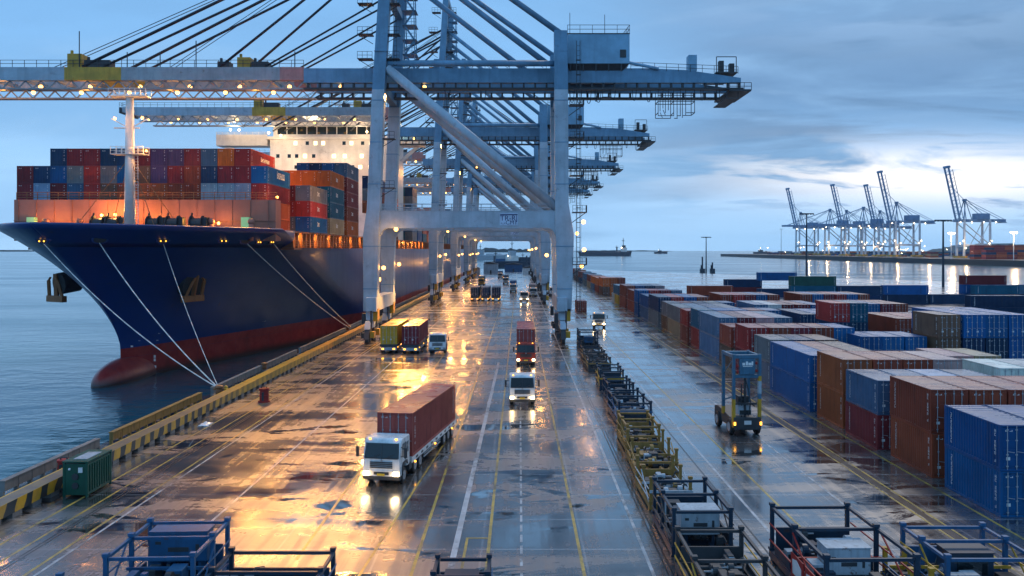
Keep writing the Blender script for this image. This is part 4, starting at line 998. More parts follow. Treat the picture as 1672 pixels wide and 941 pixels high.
    mb = MB(); mb.box(7.95, 18.35, 2.15, 13.85, 50.805, 50.95); mb.railing((8, 2.2, 50.9), (18.3, 2.2, 50.9), 1.4, 2.0, .035); mb.railing((8, 13.8, 50.9), (18.3, 13.8, 52), 1.4, 2.0, .035); mb.railing((18.3, 2.2, 50.9), (18.3, 13.8, 52), 1.4, 2.0, .035)
    mb.tube((8.4, 2.5, 50.9), (8.4, 2.5, 54.4), .05, 5); mb.tube((14.2, 2.5, 50.9), (14.2, 2.5, 54.1), .05, 5); mb.build('roof_railing', M['steel'], mh)
    mb = MB(); mb.box(16.7, 17.7, 2.1, 2.19, 46.9, 48.2); mb.build('vent', M['steel'], mh)
    mb = MB(); mb.loft([(12.6, 8, 44.3, 8.2, 9), (13.1, 8, 45.89, 10.2, 11.4)])
    for k in range(5): mb.box(8.4+k*2.1, 8.6+k*2.1, 1.9, 2.2, 44.6, 45.8)
    mb.build('house_base', M['steel'], root)
    mb = MB(); mb.tube((18.2, 2.8, 46.2), (23.2, 2.8, 45.2), .28, 8); mb.build('strut', M['house'], root)
    mb = MB(); mb.railing((18.6, 3.0, 45.1), (36.5, 3.0, 44.4), 1.2, 2.0, .035); mb.bar((18.7, 3, 45.05), (18.7, 13, 45.05), .1, .1); mb.railing((18.6, 13.0, 45.1), (36.5, 13.0, 44.4), 1.2, 2.0, .035); mb.box(32.8, 36.4, 2.9, 13.1, 44.5, 44.7)
    for xx in (32.9, 36.2): mb.bar((xx, 3, 44.6), (xx, 3, 47.2), .12, .12)
    mb.bar((32.9, 3, 47.2), (36.2, 3, 47.2), .12, .12); mb.box(33.4, 34.2, 3.2, 4.2, 44.7, 46.6); mb.box(35.2, 36, 3.4, 4.4, 44.7, 46.2)
    mb.build('girder_railing', M['steel'], root)
    mb = MB(); mb.railing((-18, 3.0, 45.3), (4.5, 3.0, 45.3), 1.15, 2.0, .035)
    mb.build('girder_railing', M['steel'], root)
    mb = MB(); mb.box(28.3, 29.7, 3.2, 5.2, 44.9, 47.6); bevel(mb.build('control_cabinet', M['house'], root), .05)
    mb = MB(); mb.box(-14.3, -13.3, 3.2, 4.4, 45.31, 46.9); bevel(mb.build('control_cabinet', M['crane_up'], root), .05)
    mb = MB(); mb.box(35, 38.6, 2.5, 13.5, 41.4, 41.7); mb.railing((35, 2.5, 41.6), (38.6, 2.5, 41.6), 1.2, 1.2, .04); mb.box(34.5, 36.6, 3, 12, 40.2, 40.35)
    for xx in (34.6, 36.5): mb.bar((xx, 3, 40.2), (xx, 3, 41.7), .1, .1)
    mb.build('end_platform', M['steel'], root)
    # maintenance cages and hanging festoon cable under the backreach
    mb = MB()
    for y_ in (3.2, 6.0):
        for (xa, xb, za, zb__) in ((23.2, 29.3, 39.8, 39.8), (23.2, 25.8, 37.4, 37.4), (26.4, 27.0, 37.4, 37.4), (27.9, 29.3, 37.9, 37.9), (23.2, 29.3, 40.8, 40.8)): mb.bar((xa, y_, za), (xb, y_, zb__), .11, .11)
        for xx, za in ((23.2, 37.4), (24.0, 38.6), (24.9, 38.3), (25.8, 37.4), (26.9, 37.4), (27.8, 37.5), (29.3, 37.9)): mb.bar((xx, y_, za), (xx, y_, 41.8), .10, .10)
        mb.bar((24.0, y_, 38.4), (24.4, y_, 37.5), .09, .09)
    for xx in (23.2, 25.8, 29.3): mb.bar((xx, 3.2, 39.8), (xx, 6.0, 39.8), .1, .1); mb.bar((xx, 3.2, 37.9), (xx, 6, 37.9), .1, .1)
    mb.build('maintenance_cage', M['steel'], root)
    mb = MB(); mb.box(13.8, 15.4, 3, 5, 40.4, 40.55); mb.bar((13.9, 3, 40.5), (13.9, 3, 41.8), .1, .1); mb.bar((15.3, 3, 40.5), (15.3, 3, 41.8), .1, .1)
    mb.build('maintenance_cage', M['steel'], root)
    rf = random.Random(5)
    for x in (8.8, 10.0, 11.6, 12.8, 13.2, 15.6, 19.2, 21.6, 30.5, 33.2, -6, -12):
        wd, dp = rf.uniform(.2, .5), rf.uniform(1.6, 2.3); mb = MB()
        mb.path([(x+wd*(q/6-.5)*2, 3.1, 41.7-dp*(1-(q/3-1)**4)) for q in range(7)], .06, 4)
        mb.build('festoon_cable', M['cable'], root)
    # floodlights
    for (x, y_, z) in ((-20, -.9, 18.3), (-22.4, 1.4, 12), (-22.3, BY+1.3, 12.3), (LX-2, BY-1, 14), (LX+3.4, -.9, 19.5), (LX+3.5, -.9, 15), (LX+3.6, BY, 18), (LX+3.2, .5, 12.3), (-30, 4, 42.4), (-16, 4.4, 42.4), (-25.8, BY+1, 9.5)):
        part_like(lamp_ball, 'floodlight', root, (x, y_, z))
    return root, boom
crane0, boom0 = make_crane('nearest and largest grey blue quay crane, its boom reaching off the left edge', 'quay cranes')
CR = [(135, 1.0, 0, ''), (232, 1.1, 5.0, 'second quay crane, behind the nearest, boom passing over the ship bow mast'), (305, 1.08, 2, 'third quay crane, its boom low above the white ship bridge'),
      (377, 1.06, 0, 'fourth quay crane, mostly hidden behind nearer crane legs'), (432, 1.06, 0, 'farthest quay crane, at the far end of the ship')]
protos = [(135, 1.0, 0)]
for i, (Y, s, raise_, lab) in enumerate(CR):
    o = crane0 if i == 0 else copy_tree(crane0)
    o.location = (0, Y, 0); o.scale = (1, 1, s)
    if i:
        o['label'] = lab
        for ch in o.children:
            if ch.name.startswith('boom.'): ch.location.z = raise_
    P = (1.0, .5, .6, .6, .6)[i]
    z = lambda v: v*s
    for k in range(0, 10, 2):
        light((-104+k*7.3, Y+7.5, z(40.5)+raise_), 9500*P, WARM, .5, None, 'SPOT', (0, R(16), 0), 134); light((-104+k*7.3, Y+8, z(41.5)+raise_-.9), 420*P, (1, .36, .05), .4)
    for xx, pw in ((-44, 20000), (-36, 18000), (-29, 12500), (-22, 9500)): light((xx, Y+1.6, z(41)-.8), pw*P, WARM, .6, None, 'SPOT', (R(-30), R(16), 0), 136)
    light((-20.5, Y-2.6, z(17.0)), 300*P, WARM, .4); light((-19.6, Y+3.6, z(12)), 10000*P, WARM, .35, None, 'SPOT', (R(-20), R(-14), 0), 124); light((-19.6, Y+BY+3.5, z(12.3)), 12000*P, WARM, .35, None, 'SPOT', (R(-20), R(-14), 0), 124)
    light((-22.2, Y+3.4, z(12)), 160*P, WARM, .3); light((-22.0, Y+BY+3.2, z(12.3)), 160*P, WARM, .3)
    light((LX-3.2, Y+BY-1.5, z(14)), 350*P, WARM, .35); light((LX+4.6, Y-1.8, z(19)), 160*P, WARM, .35); light((LX+4.6, Y+BY-.5, z(17)), 200*P, WARM, .35); light((-26.6, Y+BY+2, z(9)), 700*P, WARM, .3)

mb = MB(); mb.box(-2600, 2600, -90, 2700, -8, 150); hz = mb.build('haze', None)
m = bpy.data.materials.new('haze_air'); m.use_nodes = True; nt_ = m.node_tree; nt_.nodes.remove(nt_.nodes['Principled BSDF'])
pv = nt_.nodes.new('ShaderNodeVolumePrincipled'); pv.inputs['Density'].default_value = .00005; pv.inputs['Color'].default_value = (.80, .90, 1, 1)
nt_.links.new(pv.outputs[0], nt_.nodes['Material Output'].inputs['Volume']); hz.data.materials[0] = m
tag(hz, kind='stuff')
# ------------------------------------------------------------------ far terminal across the water
FX = 572.0
fl = [(560, 2300), (531, 760), (1500, 760), (1500, 2300)]
mb = MB(); n = 4
mb.add([(x, y, 3.5) for x, y in fl]+[(x, y, -6) for x, y in fl], [(3, 2, 1, 0)]+[(k, (k+1) % n, (k+1) % n+n, k+n) for k in range(n)])
tag(mb.build('far_quay', M['farland']), kind='structure')
FS = 1.3
def far_crane(raised):
    root = thing('far_crane', (0, 0, 0), 'x', 'quay crane', 'cranes of the far terminal')
    wx, lx, by = 0, 30, 16
    for x in (wx, lx):
        for y in (0, by):
            mb = MB(); mb.loft([(x, y, 3, 2.2, 2.0), (x+(.6 if x == 0 else 0), y, 44, 1.8, 1.7)]); mb.build('leg', M['farleg'], root)
    mb = MB()
    for y in (0, by): mb.box(wx+1.2, lx-1.2, y-.6, y+.6, 14, 16); mb.tube((wx+1, y, 40), (lx-1, y, 16.5), .6, 8); mb.tube((lx-1, y, 40), (lx*.55, y, 16.5), .4, 8)
    for x in (wx, lx): mb.box(x-.6, x+.6, 1.1, by-1.1, 13, 15.5)
    mb.build('portal_beam', M['farleg'], root)
    for x in (wx, lx):
        for y in (0, by): mb = MB(); mb.box(x-1.4, x+1.4, y-5, y+5, .8, 3.0); mb.build('bogie', M['yellow'], root)
    mb = MB(); mb.box(-6, 50, 3, 5, 41.5, 44.5); mb.box(-6, 50, 11, 13, 41.5, 44.5); mb.box(44, 51, 2.8, 13.2, 40.5, 41.4); mb.build('girder', M['farcrane'], root)
    mb = MB(); mb.box(17, 31, 2, 14, 44.6, 51); mb.build('machinery_house', M['farcrane'], root)
    mb = MB()
    for y in (2, 14):
        mb.tube((1, y, 44), (5, 8+(y-8)*.3, 66), .7, 8, 0, .5); mb.tube((10, y, 44.5), (5, 8+(y-8)*.3, 66), .5, 8)
    mb.box(3.8, 6.2, 5, 11, 65, 67.5)
    for y in (4, 12): mb.tube((5.5, y, 66), (30, y, 45), .35, 6); mb.tube((5.5, y, 66), (48, y, 44.6), .3, 6)
    mb.build('apex_frame', M['farcrane'], root)
    mb = MB()
    if raised:
        dx, dz = -.22, .975
        for y in (3, 12):
            a = Vector((-3, y, 44)); mb.bar(a, a+Vector((dx, 0, dz))*62, 1.2, 2.2); a2 = a+Vector((4.2, 0, 0)); mb.bar(a2, a2+Vector((dx, 0, dz))*58, .5, .6)
            for k in range(14): mb.bar(a+Vector((dx, 0, dz))*(k*4.2), a2+Vector((dx, 0, dz))*(k*4.2+3), .35, .35)
        for k in range(9): p_ = Vector((-3, 3, 44))+Vector((dx, 0, dz))*(k*7.5); mb.bar(p_, p_+Vector((0, 9, 0)), .6, .6)
        p_ = Vector((-3, 3, 44))+Vector((dx, 0, dz))*61; mb.box(p_.x-1.2, p_.x+2, 2, 13, p_.z-1, p_.z+1.4)
        mb.tube((5, 8, 66), (-3+dx*40, 8, 44+dz*40), .3, 6)
    else:
        for y in (3, 12): mb.box(-66, -6.2, y, y+1.6, 41.8, 44.2)
        for k in range(9): mb.box(-64+k*6.5, -63+k*6.5, 4.7, 11.9, 42.2, 43.6)
        for y in (4, 12): mb.tube((4.5, y, 66), (-58, y, 44.3), .3, 6); mb.tube((4.5, y, 66), (-30, y, 44.3), .3, 6)
    mb.build('boom', M['farcrane'], root)
    mb = MB()
    for (x, y, z) in ((-3, 2, 41), (10, 2, 41), (24, 2, 41), (38, 2, 41), (-1.5, -1.5, 20), (31.5, -1.5, 20), (1.5, -1.5, 12), (28.5, -1.5, 17)): mb.ball((x, y, z), .42, 8, 5)
    mb.build('floodlight', M['farlamp'], root)
    return root
fr, fl_ = far_crane(True), far_crane(False); used = {True: 0, False: 0}
for (x, s, raised, lab) in ((1305, 1.36, True, 'far crane with raised boom, leftmost of the row across the water'), (1353, 1.30, False, 'far crane with lowered boom between the first two raised booms'), (1380, 1.25, True, 'far crane with raised boom, second from left across the water'),
                            (1408, 1.24, False, 'far crane with lowered boom and high apex in the middle of its row'), (1435, 1.14, True, 'far crane with the shortest raised boom, in the middle of its row'), (1462, 1.30, True, 'far crane with the tallest raised boom at the right end of its row'), (1574, 1.18, True, 'lone far crane with raised boom, standing right of the row')):
    Y = 1350*FX/(x-848); src = fr if raised else fl_
    o = src if not used[raised] else copy_tree(src); used[raised] += 1
    o.location = (FX, Y, 3.5); o.scale = (s*.95, s*.95, s*(.97 if raised else 1)); o['label'] = lab
mb = MB(); tones = []; rs = random.Random(3)
for k in range(420):
    x = rs.uniform(612, 900); y = rs.uniform(800, 2100); nn = rs.choice((1, 2, 2, 3))
    
    for tt in range(nn):
        mb.box(x, x+12.2, y, y+10, 3.5+tt*2.7, 6.1+tt*2.7); tones += [rs.choice(pal)]*6
for gx in range(14):
    for gy in range(2):
        for tt in range(4 if gy == 0 else 6):
            x = 556+gx*12.6; y = 985+gy*26
            mb.box(x, x+12.2, y, y+10, 3.5+tt*2.85, 6.25+tt*2.85); tones += [rs.choice([COL['rust red'], COL['maroon'], COL['orange brown'], COL['navy'], COL['rust red']])]*6
me = mb.mesh('far_container_stacks', M['boxes']); at = me.color_attributes.new('tone', 'FLOAT_COLOR', 'CORNER')
for f_, c in zip(me.polygons, tones):
    for li in f_.loop_indices: at.data[li].color = (*c, 1)
o = bpy.data.objects.new('far_container_stacks', me); col.objects.link(o); tag(o, 'mass of tiny container stacks on the far terminal', 'containers', None, 'stuff')
for k, (xx, yy_, Y) in enumerate(((1553, 381, 1000), (1655, 380, 900))):
    o = thing('light_mast', (px(xx, Y), Y, 3.5), ['lit light mast on the far quay just left of the lone crane', 'lit light mast on the far quay at the right edge'][k], 'light mast', 'lit masts of the far terminal')
    h = pz(yy_, Y)-3.5; mb = MB(); mb.tube((0, 0, 0), (0, 0, h), .5, 6); mb.build('shaft', M['farleg'], o)
    mb = MB()
    for q in range(5): mb.ball((-3+q*1.5, -.6, h), .9, 8, 5)
    mb.build('lamp_head', M['farlamp'], o)
    light((px(xx, Y), Y-4, h-1), 30000, (1, .62, .3), 1)
for k in range(7): light((FX-4, 1050+k*95, 22), 9000, (1, .62, .3), 1)
mb = MB(); rs = random.Random(8)
for k in range(60): mb.ball((rs.uniform(590, 900), rs.uniform(850, 2100), rs.uniform(7, 24)), .5, 6, 4)
o = mb.build('far_terminal_lamps', M['farlamp']); tag(o, 'scatter of tiny lamps across the far terminal', 'lamps', None, 'stuff')
# low hills on the horizon
mb = MB(); rs = random.Random(21)
for (xa, xb, Y, hm) in ((700, 905, 6000, 34), (-60, 60, 8000, 16), (930, 1100, 9000, 14), (1560, 1760, 5200, 60)):
    pts = []; nn = 40
    for q in range(nn+1):
        f = q/nn; pts.append((px(xa+(xb-xa)*f, Y), -3+hm*math.sin(math.pi*f)**.6*(.55+.45*rs.random())))
    mb.prism([(pts[0][0], -4)]+pts+[(pts[-1][0], -4)], 'y', Y, Y+400)
m, t, b = new_mat('distant_hills'); b.inputs['Base Color'].default_value = (.05, .08, .09, 1); b.inputs['Roughness'].default_value = 1
tag(mb.build('hills', m), kind='structure')
# vessels
def vessel(name, loc, L, W, H, lab, bridge, rz=0, mt='navy', cat='ship', masts=(), house='shipwhite', lit=True):
    o = thing(name, loc, lab, cat, None, rz); mb = MB()
    ring = [(-L/2, -W*.4), (-L*.42, -W/2), (L*.36, -W/2), (L*.46, -W*.25), (L/2, 0), (L*.46, W*.25), (L*.36, W/2), (-L*.42, W/2), (-L/2, W*.4)]; n = len(ring)
    vs = [(x*.96, y*.9, -1) for x, y in ring]+[(x, y, H*(1.25 if x > L*.4 else 1)) for x, y in ring]
    mb.add(vs, [tuple(range(n, 2*n))]+[(k, (k+1) % n, (k+1) % n+n, k+n) for k in range(n)]); mb.build('hull', M[mt], o)
    for (xa, xb, wd, z0, z1, mt2) in bridge:
        mb = MB(); mb.box(L*xa, L*xb, -W*wd/2, W*wd/2, z0, z1); mb.build('deckhouse', M[mt2], o)
    for (x, h, r) in masts:
        mb = MB(); mb.tube((L*x, 0, H), (L*x, 0, h), r, 6, 0, r*.6); mb.bar((L*x, -W*.25, h*.8), (L*x, W*.25, h*.8), r, r); mb.bar((L*x-L*.03, 0, h*.85), (L*x+L*.03, 0, h*.85), r, r); mb.build('mast', M['steel'], o)
    if lit:
        mb = MB(); mb.ball((L*bridge[0][0], -W*.5, bridge[0][4]), max(.3, L*.006), 6, 4); mb.build('deck_lamp', M['farlamp'], o)
    return o
vessel('barge', (px(988, 2400), 2400, -3), 155, 24, 11, 'long low dark cargo ship on the water right of the nearest crane', [(.30, .40, .8, 11, 24, 'shipwhite'), (.32, .38, .6, 24, 31, 'steel'), (.21, .23, .4, 11, 26, 'steel'), (-.4, .18, .7, 11, 14, 'navy')], 0, 'navy', 'cargo ship', ((.34, 52, 1.3), (.22, 30, 1.2)))
vessel('offshore_vessel', (px(836, 840), 840, -3), 56, 14, 6, 'blue work vessel with tall lit mast seen under the crane portals', [(-.10, .10, .8, 6, 12, 'shipwhite'), (-.06, .06, .6, 12, 17, 'greybox'), (.12, .32, .8, 6, 10.5, 'navy'), (-.32, -.14, .7, 6, 9, 'blue'), (.34, .42, .5, 7, 12, 'navy')], R(12), 'navy', 'work vessel', ((0, 29, .45), (-.3, 17, .5), (.38, 18, .4), (.2, 15, .4)))
vessel('fishing_boat', (px(1079, 3800), 3800, -3), 62, 16, 8, 'tiny dark boat on the horizon right of the cargo ship', [(-.2, .05, .7, 8, 15, 'steel'), (.2, .3, .4, 8, 12, 'steel')], 0, 'navy', 'boat', ((-.1, 24, .8),))
vessel('fishing_boat', (px(1244, 3300), 3300, -3), 68, 16, 9, 'tiny dark boat at the tip of the far quay', [(-.2, .05, .7, 8, 17, 'steel'), (.2, .3, .4, 8, 13, 'steel')], 0, 'navy', 'boat', ((-.1, 24, .8),))
vessel('cargo_ship', (px(800, 1500), 1500, -3), 70, 16, 8, 'hazy grey ship beyond the work vessel under the portals', [(-.35, -.15, .8, 8, 18, 'greybox'), (-.1, .3, .5, 8, 11, 'greybox')], 0, 'greybox', 'cargo ship', ((-.25, 28, .7),))
# dolphins and piles off the end of the quay
for k, (xx, Y) in enumerate(((807, 690), (860, 700))):
    mb = MB(); x = px(xx, Y); mb.tube((x, Y, -5), (x, Y, 10), .6, 8); mb.box(x-1.8, x+1.8, Y-1.5, Y+1.5, -3.5, 2)
    tag(mb.build('mooring_pile', M['pole']), ['dark mooring pile left of the work vessel under the portals', 'dark mooring pile right of the work vessel under the portals'][k], 'pile')
# ------------------------------------------------------------------ trucks
WHEEL = {}
def wheel(parent, x, y, r=.52, wd=.32):
    key = (r, wd)
    if key not in WHEEL:
        mb = MB()
        for a, c, ra, rb in ((-wd/2, -wd/2+.06, r*.9, r), (-wd/2+.06, wd/2-.06, r, r), (wd/2-.06, wd/2, r, r*.9)): mb.tube((a, 0, 0), (c, 0, 0), ra, 22, 0, rb)
        rm = MB(); s = wd/2+.004
        for q in (-s, s): rm.tube((q-.012, 0, 0), (q+.012, 0, 0), r*.58, 18); rm.tube((q-.04, 0, 0), (q+.04, 0, 0), r*.22, 10)
        WHEEL[key] = (mb.mesh('wheel', M['rubber'], False), rm.mesh('rim', M['hub'], False))
    w_ = part_like(WHEEL[key][0], 'wheel', parent, (x, y, r)); part_like(WHEEL[key][1], 'rim', w_)
    return w_
def cab_parts(o, paint_, lit=True, low=False):
    h = 2.95
    prof = [(0.0, .62), (-.02, 1.05), (.02, 1.72), (.30, 2.72), (.42, 2.88), (.62, h), (2.1, h-.02), (2.18, 2.8), (2.18, .95), (1.55, .95), (1.45, 1.2), (1.2, 1.36), (.9, 1.36), (.62, 1.2), (.5, .95), (.48, .62)]
    mb = MB(); mb.prism(prof, 'x', -1.22, 1.22); cab = bevel(mb.build('cab', M[paint_], o), .07, 3)
    mb = MB(); n_ = Vector((0, -.963, .27))
    def fr(x, f, off): y = .02+.28*f; z = 1.72+1.0*f; return (x, y-off*.963, z+off*.27)
    mb.add([fr(-1.08, .06, .012), fr(1.08, .06, .012), fr(1.02, .95, .012), fr(-1.02, .95, .012)], [(0, 1, 2, 3)]); mb.build('windshield', M['glass'], cab)
    mb = MB(); mb.bar(fr(0, .06, .02), fr(0, .95, .02), .03, .02)
    for x in (-.55, .35): mb.bar(fr(x, .07, .04), fr(x+.4, .28, .04), .03, .03)
    for s in (-1.12, 1.12): mb.bar(fr(s*.99, .04, .012), fr(s*.94, .97, .012), .05, .04)
    mb.bar(fr(-1.08, .04, .015), fr(1.08, .04, .015), .05, .05); mb.build('wiper', M['steel'], cab)
    for s in (-1, 1):
        mb = MB(); X = s*1.226; mb.add([(X, .36, 1.75), (X, 1.25, 1.75), (X, 1.25, 2.6), (X, .55, 2.6)], [(0, 1, 2, 3)]); mb.add([(X, 1.36, 1.85), (X, 1.9, 1.85), (X, 1.9, 2.55), (X, 1.36, 2.55)], [(0, 1, 2, 3)]); mb.build('side_window', M['glass'], cab)
        mb = MB(); mb.box(min(s*1.5, s*1.68), max(s*1.5, s*1.68), -.02, .1, 1.85, 2.5); mb.bar((s*1.6, .04, 2.4), (s*1.2, .3, 2.45), .04, .04); mb.bar((s*1.6, .04, 1.9), (s*1.2, .2, 1.9), .04, .04); mb.build('mirror', M['steel'], cab)
        mb = MB(); mb.box(s*.98-.17, s*.98+.17, -.10, -.04, .70, .93); mb.build('headlight', M['head' if lit else 'hub'], cab)
        mb = MB(); mb.box(s*.86-.07, s*.86+.07, .34, .40, 2.88, 2.97); mb.build('marker_lamp', M['marker'], cab)
        mb = MB(); mb.prism([(.5, .62), (.42, 1.2), (.62, 1.42), (1.5, 1.42), (1.66, 1.1), (1.55, 1.1), (1.42, 1.3), (.7, 1.3), (.55, 1.15), (.6, .62)], 'x', *sorted((s*1.2, s*1.27))); mb.build('wheel_arch', M['steel'], cab)
        mb = MB(); mb.box(*sorted((s*1.222, s*1.24)), 1.2, 1.24, 1.3, 2.65); mb.box(*sorted((s*1.222, s*1.26)), 1.02, 1.17, 1.55, 1.6); mb.build('door_seam', M['steel'], cab)
    mb = MB()
    for k in range(4): mb.box(-.74, .74, -.05, -.015, 1.16+k*.11, 1.23+k*.11)
    mb.build('grille', M['steel'], cab)
    mb = MB(); mb.box(-1.23, 1.23, -.09, .3, .42, .66); mb.box(-.5, .5, -.06, .0, .74, .92); bevel(mb.build('bumper', M['steel'], o), .04)
    mb = MB(); mb.box(-1.22, 1.22, -.07, .05, .665, .70); mb.box(-1.22, 1.22, -.065, .02, .95, 1.02); mb.build('trim', M[paint_], o)
    mb = MB(); mb.box(-.25, .25, -.13, -.10, .70, .84); mb.build('number_plate', M['plate'], o)
    mb = MB(); mb.ball((0, -.04, 1.66), .07, 8, 6); mb.build('badge', M['hub'], cab)
def make_tractor(loc, rz, lab, grp, paint_='white', bed='', lit=True, Lr=5.9):
    o = thing('truck', loc, lab, 'truck', grp, rz); cab_parts(o, paint_, lit)
    mb = MB()
    for s in (-.42, .42): mb.box(s-.05, s+.05, .5, Lr, .72, .98)
    for y in (1.9, 2.8, 3.7, Lr-.1): mb.box(-.369, .369, y-.05, y+.05, .76, .94)
    mb.box(-.55, .55, 3.4, 4.8, 1.0, 1.14); mb.tube((-.95, 2.3, .7), (-.95, 3.3, .7), .26, 10); mb.box(.6, 1.15, 2.3, 3.2, .5, .95); mb.box(-.9, .9, 2.3, 2.5, .99, 2.3); mb.tube((-.9, 2.45, 1), (-.9, 2.45, 2.9), .07, 8)
    mb.build('chassis', M['steel'], o)
    for x in (-1.02, 1.02): wheel(o, x, 1.05)
    for y in (3.5, 4.75):
        for x in (-.95, .95): wheel(o, x, y, .52, .5)
        for s in (-1, 1):
            pass
    mb = MB()
    for y in (3.5, 4.75):
        for s in (-1, 1): mb.prism([(y-.65, 1.05), (y-.45, 1.17), (y+.45, 1.17), (y+.65, 1.05), (y+.6, 1.02), (y-.6, 1.02)], 'x', *sorted((s*.70, s*1.2)))
    mb.build('mudguard', M['steel'], o)
    if lit:
        c = Vector((0, -.5, .8)); Rm = Matrix.Rotation(rz, 3, 'Z')
        for s in (-.98, .98): light(tuple(Vector(loc)+Rm @ Vector((s, -.7, .75))), 14, (1, .62, .25), .12)
    return o
def trailer(o, y0, L=12.3, zb=1.22, railc='white'):
    """bed behind the tractor: part of the same articulated vehicle"""
    mb = MB()
    for s in (-1, 1):
        a, c = sorted((s*1.12, s*1.24)); mb.box(a, c, y0, y0+L, zb-.34, zb)
        mb.box(*sorted((s*.35, s*.5)), y0+.3, y0+L-.2, zb-.52, zb-.1)
    for k in range(12): mb.box(-1.119, 1.119, y0+.2+k*(L-.4)/11.5, y0+.34+k*(L-.4)/11.5, zb-.26, zb-.06)
    mb.box(-1.24, 1.24, y0-.1, y0-.001, zb-.36, zb+.04); mb.box(-1.24, 1.24, y0+L+.001, y0+L+.1, zb-.36, zb+.04)
    bed = mb.build('trailer_bed', M[railc], o)
    mb = MB()
    for s in (-1, 1):
        for k in range(9): mb.box(*sorted((s*1.242, s*1.252)), y0+.8+k*1.3, y0+1.3+k*1.3, zb-.24, zb-.1)
    mb.build('side_hole', M['steel'], bed)
    mb = MB()
    for s in (-1, 1): mb.box(*sorted((s*1.13, s*1.19)), y0+3.0, y0+7.6, .48, .56); mb.box(*sorted((s*1.13, s*1.19)), y0+3.0, y0+7.6, .68, .75); mb.box(*sorted((s*.9, s*1.12)), y0+2.5, y0+2.7, .1, zb-.3)
    mb.build('side_guard', M['greybox'], bed)
    for k in range(3):
        for x in (-.95, .95): wheel(o, x, y0+L-1.0-k*1.3, .5, .5)
    mb = MB(); mb.box(-1.1, 1.1, y0+L-4.2, y0+L-.4, .95, zb-.35+.001)
    mb.build('axle_frame', M['steel'], o)
    for s in (-1, 1):
        for k in range(3):
            mb = MB(); mb.ball((s*1.26, y0+.6+k*5.2, zb-.42), .07, 8, 5); mb.build('marker_lamp', M['marker'], bed)
GT_ = 'trucks on the quay'
a = R(-9.0)
tr = make_tractor((-8.75, 52.4, 0), a, 'white truck with headlights on pulling the large red container, nearest in the picture', GT_)
trailer(tr, 2.75); Rm = Matrix.Rotation(a, 3, 'Z')
c_ = Vector((-8.75, 52.4, 0))+Rm @ Vector((0, 2.75+6.15, 1.225))
container(c_.x, c_.y, c_.z, 'brick red', 'large dull red container with door bars, riding behind the nearest white cab', 'containers on trucks', 12.19, 2.9, True, a)
tr2 = make_tractor((.28, 79.3, 0), R(1), 'white truck without load, headlights on, driving on the middle lane line', GT_)
tr3 = make_tractor((.85, 106.5, 0), R(0), 'red truck with glaring headlights carrying a red container on the middle lane', GT_, 'cabred')
trailer(tr3, 2.75, 12.3, 1.6, 'cabred')
container(.85, 106.5+2.75+6.15, 1.61, 'brick red', 'red container riding on the red truck in the middle lane', 'containers on trucks', 12.19, 2.9)
o = make_tractor((-11.8, 119, 0), R(2), 'dull white terminal tractor parked beside the maroon and yellow trailers', GT_, 'white', '', False)
def chassis_trailer(x, y, lab, grp='parked container trailers'):
    o = thing('trailer', (x, y, 0), lab, 'trailer', grp); trailer(o, 0, 12.3, 1.3, 'steel')
    mb = MB(); mb.box(-1.2, 1.2, -.3, -.12, .5, .9); mb.build('bumper', M['greybox'], o)
    for s in (-.8, .8):
        mb = MB(); mb.box(s-.15, s+.15, -.34, -.302, .6, .8); mb.build('tail_lamp', M['marker'], o)
        mb = MB(); mb.box(s-.08, s+.08, .2, .4, 0, .95); mb.build('landing_leg', M['steel'], o)
    for x_ in (-.95, .95): wheel(o, x_, .9, .5, .5)
    return o
for (x, y, c, lab) in ((-18.9, 119.5, 'yellow', 'yellow container'), (-15.7, 119.0, 'maroon', 'maroon-ended container with pale wet side')):
    chassis_trailer(x, y, f'parked trailer carrying the {c} container near the crane leg'); container(x, y+6.2, 1.31, c, f'{lab} on a parked trailer near the waterside crane leg', 'containers on trucks', 12.19, 2.7)
for k in range(3):
    x = -13.0+k*3.05; w3 = ['left', 'middle', 'right'][k]
    chassis_trailer(x, 241, f'trailer under the {w3} one of three dark blue containers'); container(x, 247.2, 1.31, 'navy', f'dark blue container on a trailer, {w3} of the row of three', 'containers on trucks', 12.19, 2.7)
def small_truck(x, y, lab, paint_='white', lit=False, rz=0, load=None, ll=''):
    o = make_tractor((x, y, 0), rz, lab, GT_, paint_, '', lit)
    if load: trailer(o, 2.75, 12.3, 1.22, 'white'); container(x, y+8.9, 1.23, load, ll, 'containers on trucks', 12.19, 2.6)
o = make_tractor((15.2, 158, 0), R(-6), 'white truck with yellow side gear alone in the right lane', GT_, 'white', '', True)
mb = MB()
for s in (-1, 1): mb.box(*sorted((s*.7, s*1.2)), 2.3, 6.0, 1.25, 1.6)
mb.box(-1.2, 1.2, 2.2, 2.4, 1.65, 2.5); mb.build('side_gear', M['yellow'], o)
small_truck(1.4, 238, 'white truck beside the three dark blue containers', lit=True)
small_truck(5.4-1.0, 262, 'dull white truck just behind the one beside the blue containers', load='grey', ll='grey container on the truck behind the blue containers')
small_truck(-2.2, 292, 'distant white truck with a blue container under the third portal', load='blue', ll='blue container on the distant truck under the third portal')
small_truck(11.0, 268, 'white truck beyond the landside legs of the second crane', rz=R(20))
small_truck(-6, 360, 'small distant truck with a navy container before the quay end', load='navy', ll='navy container on the small distant truck before the quay end')
small_truck(-16, 345, 'distant truck left of centre under the fourth portal', 'yellow', load='grey', ll='grey container on the distant yellow truck')
small_truck(-10, 430, 'farthest truck with a blue container', load='blue', ll='blue container on the farthest truck')

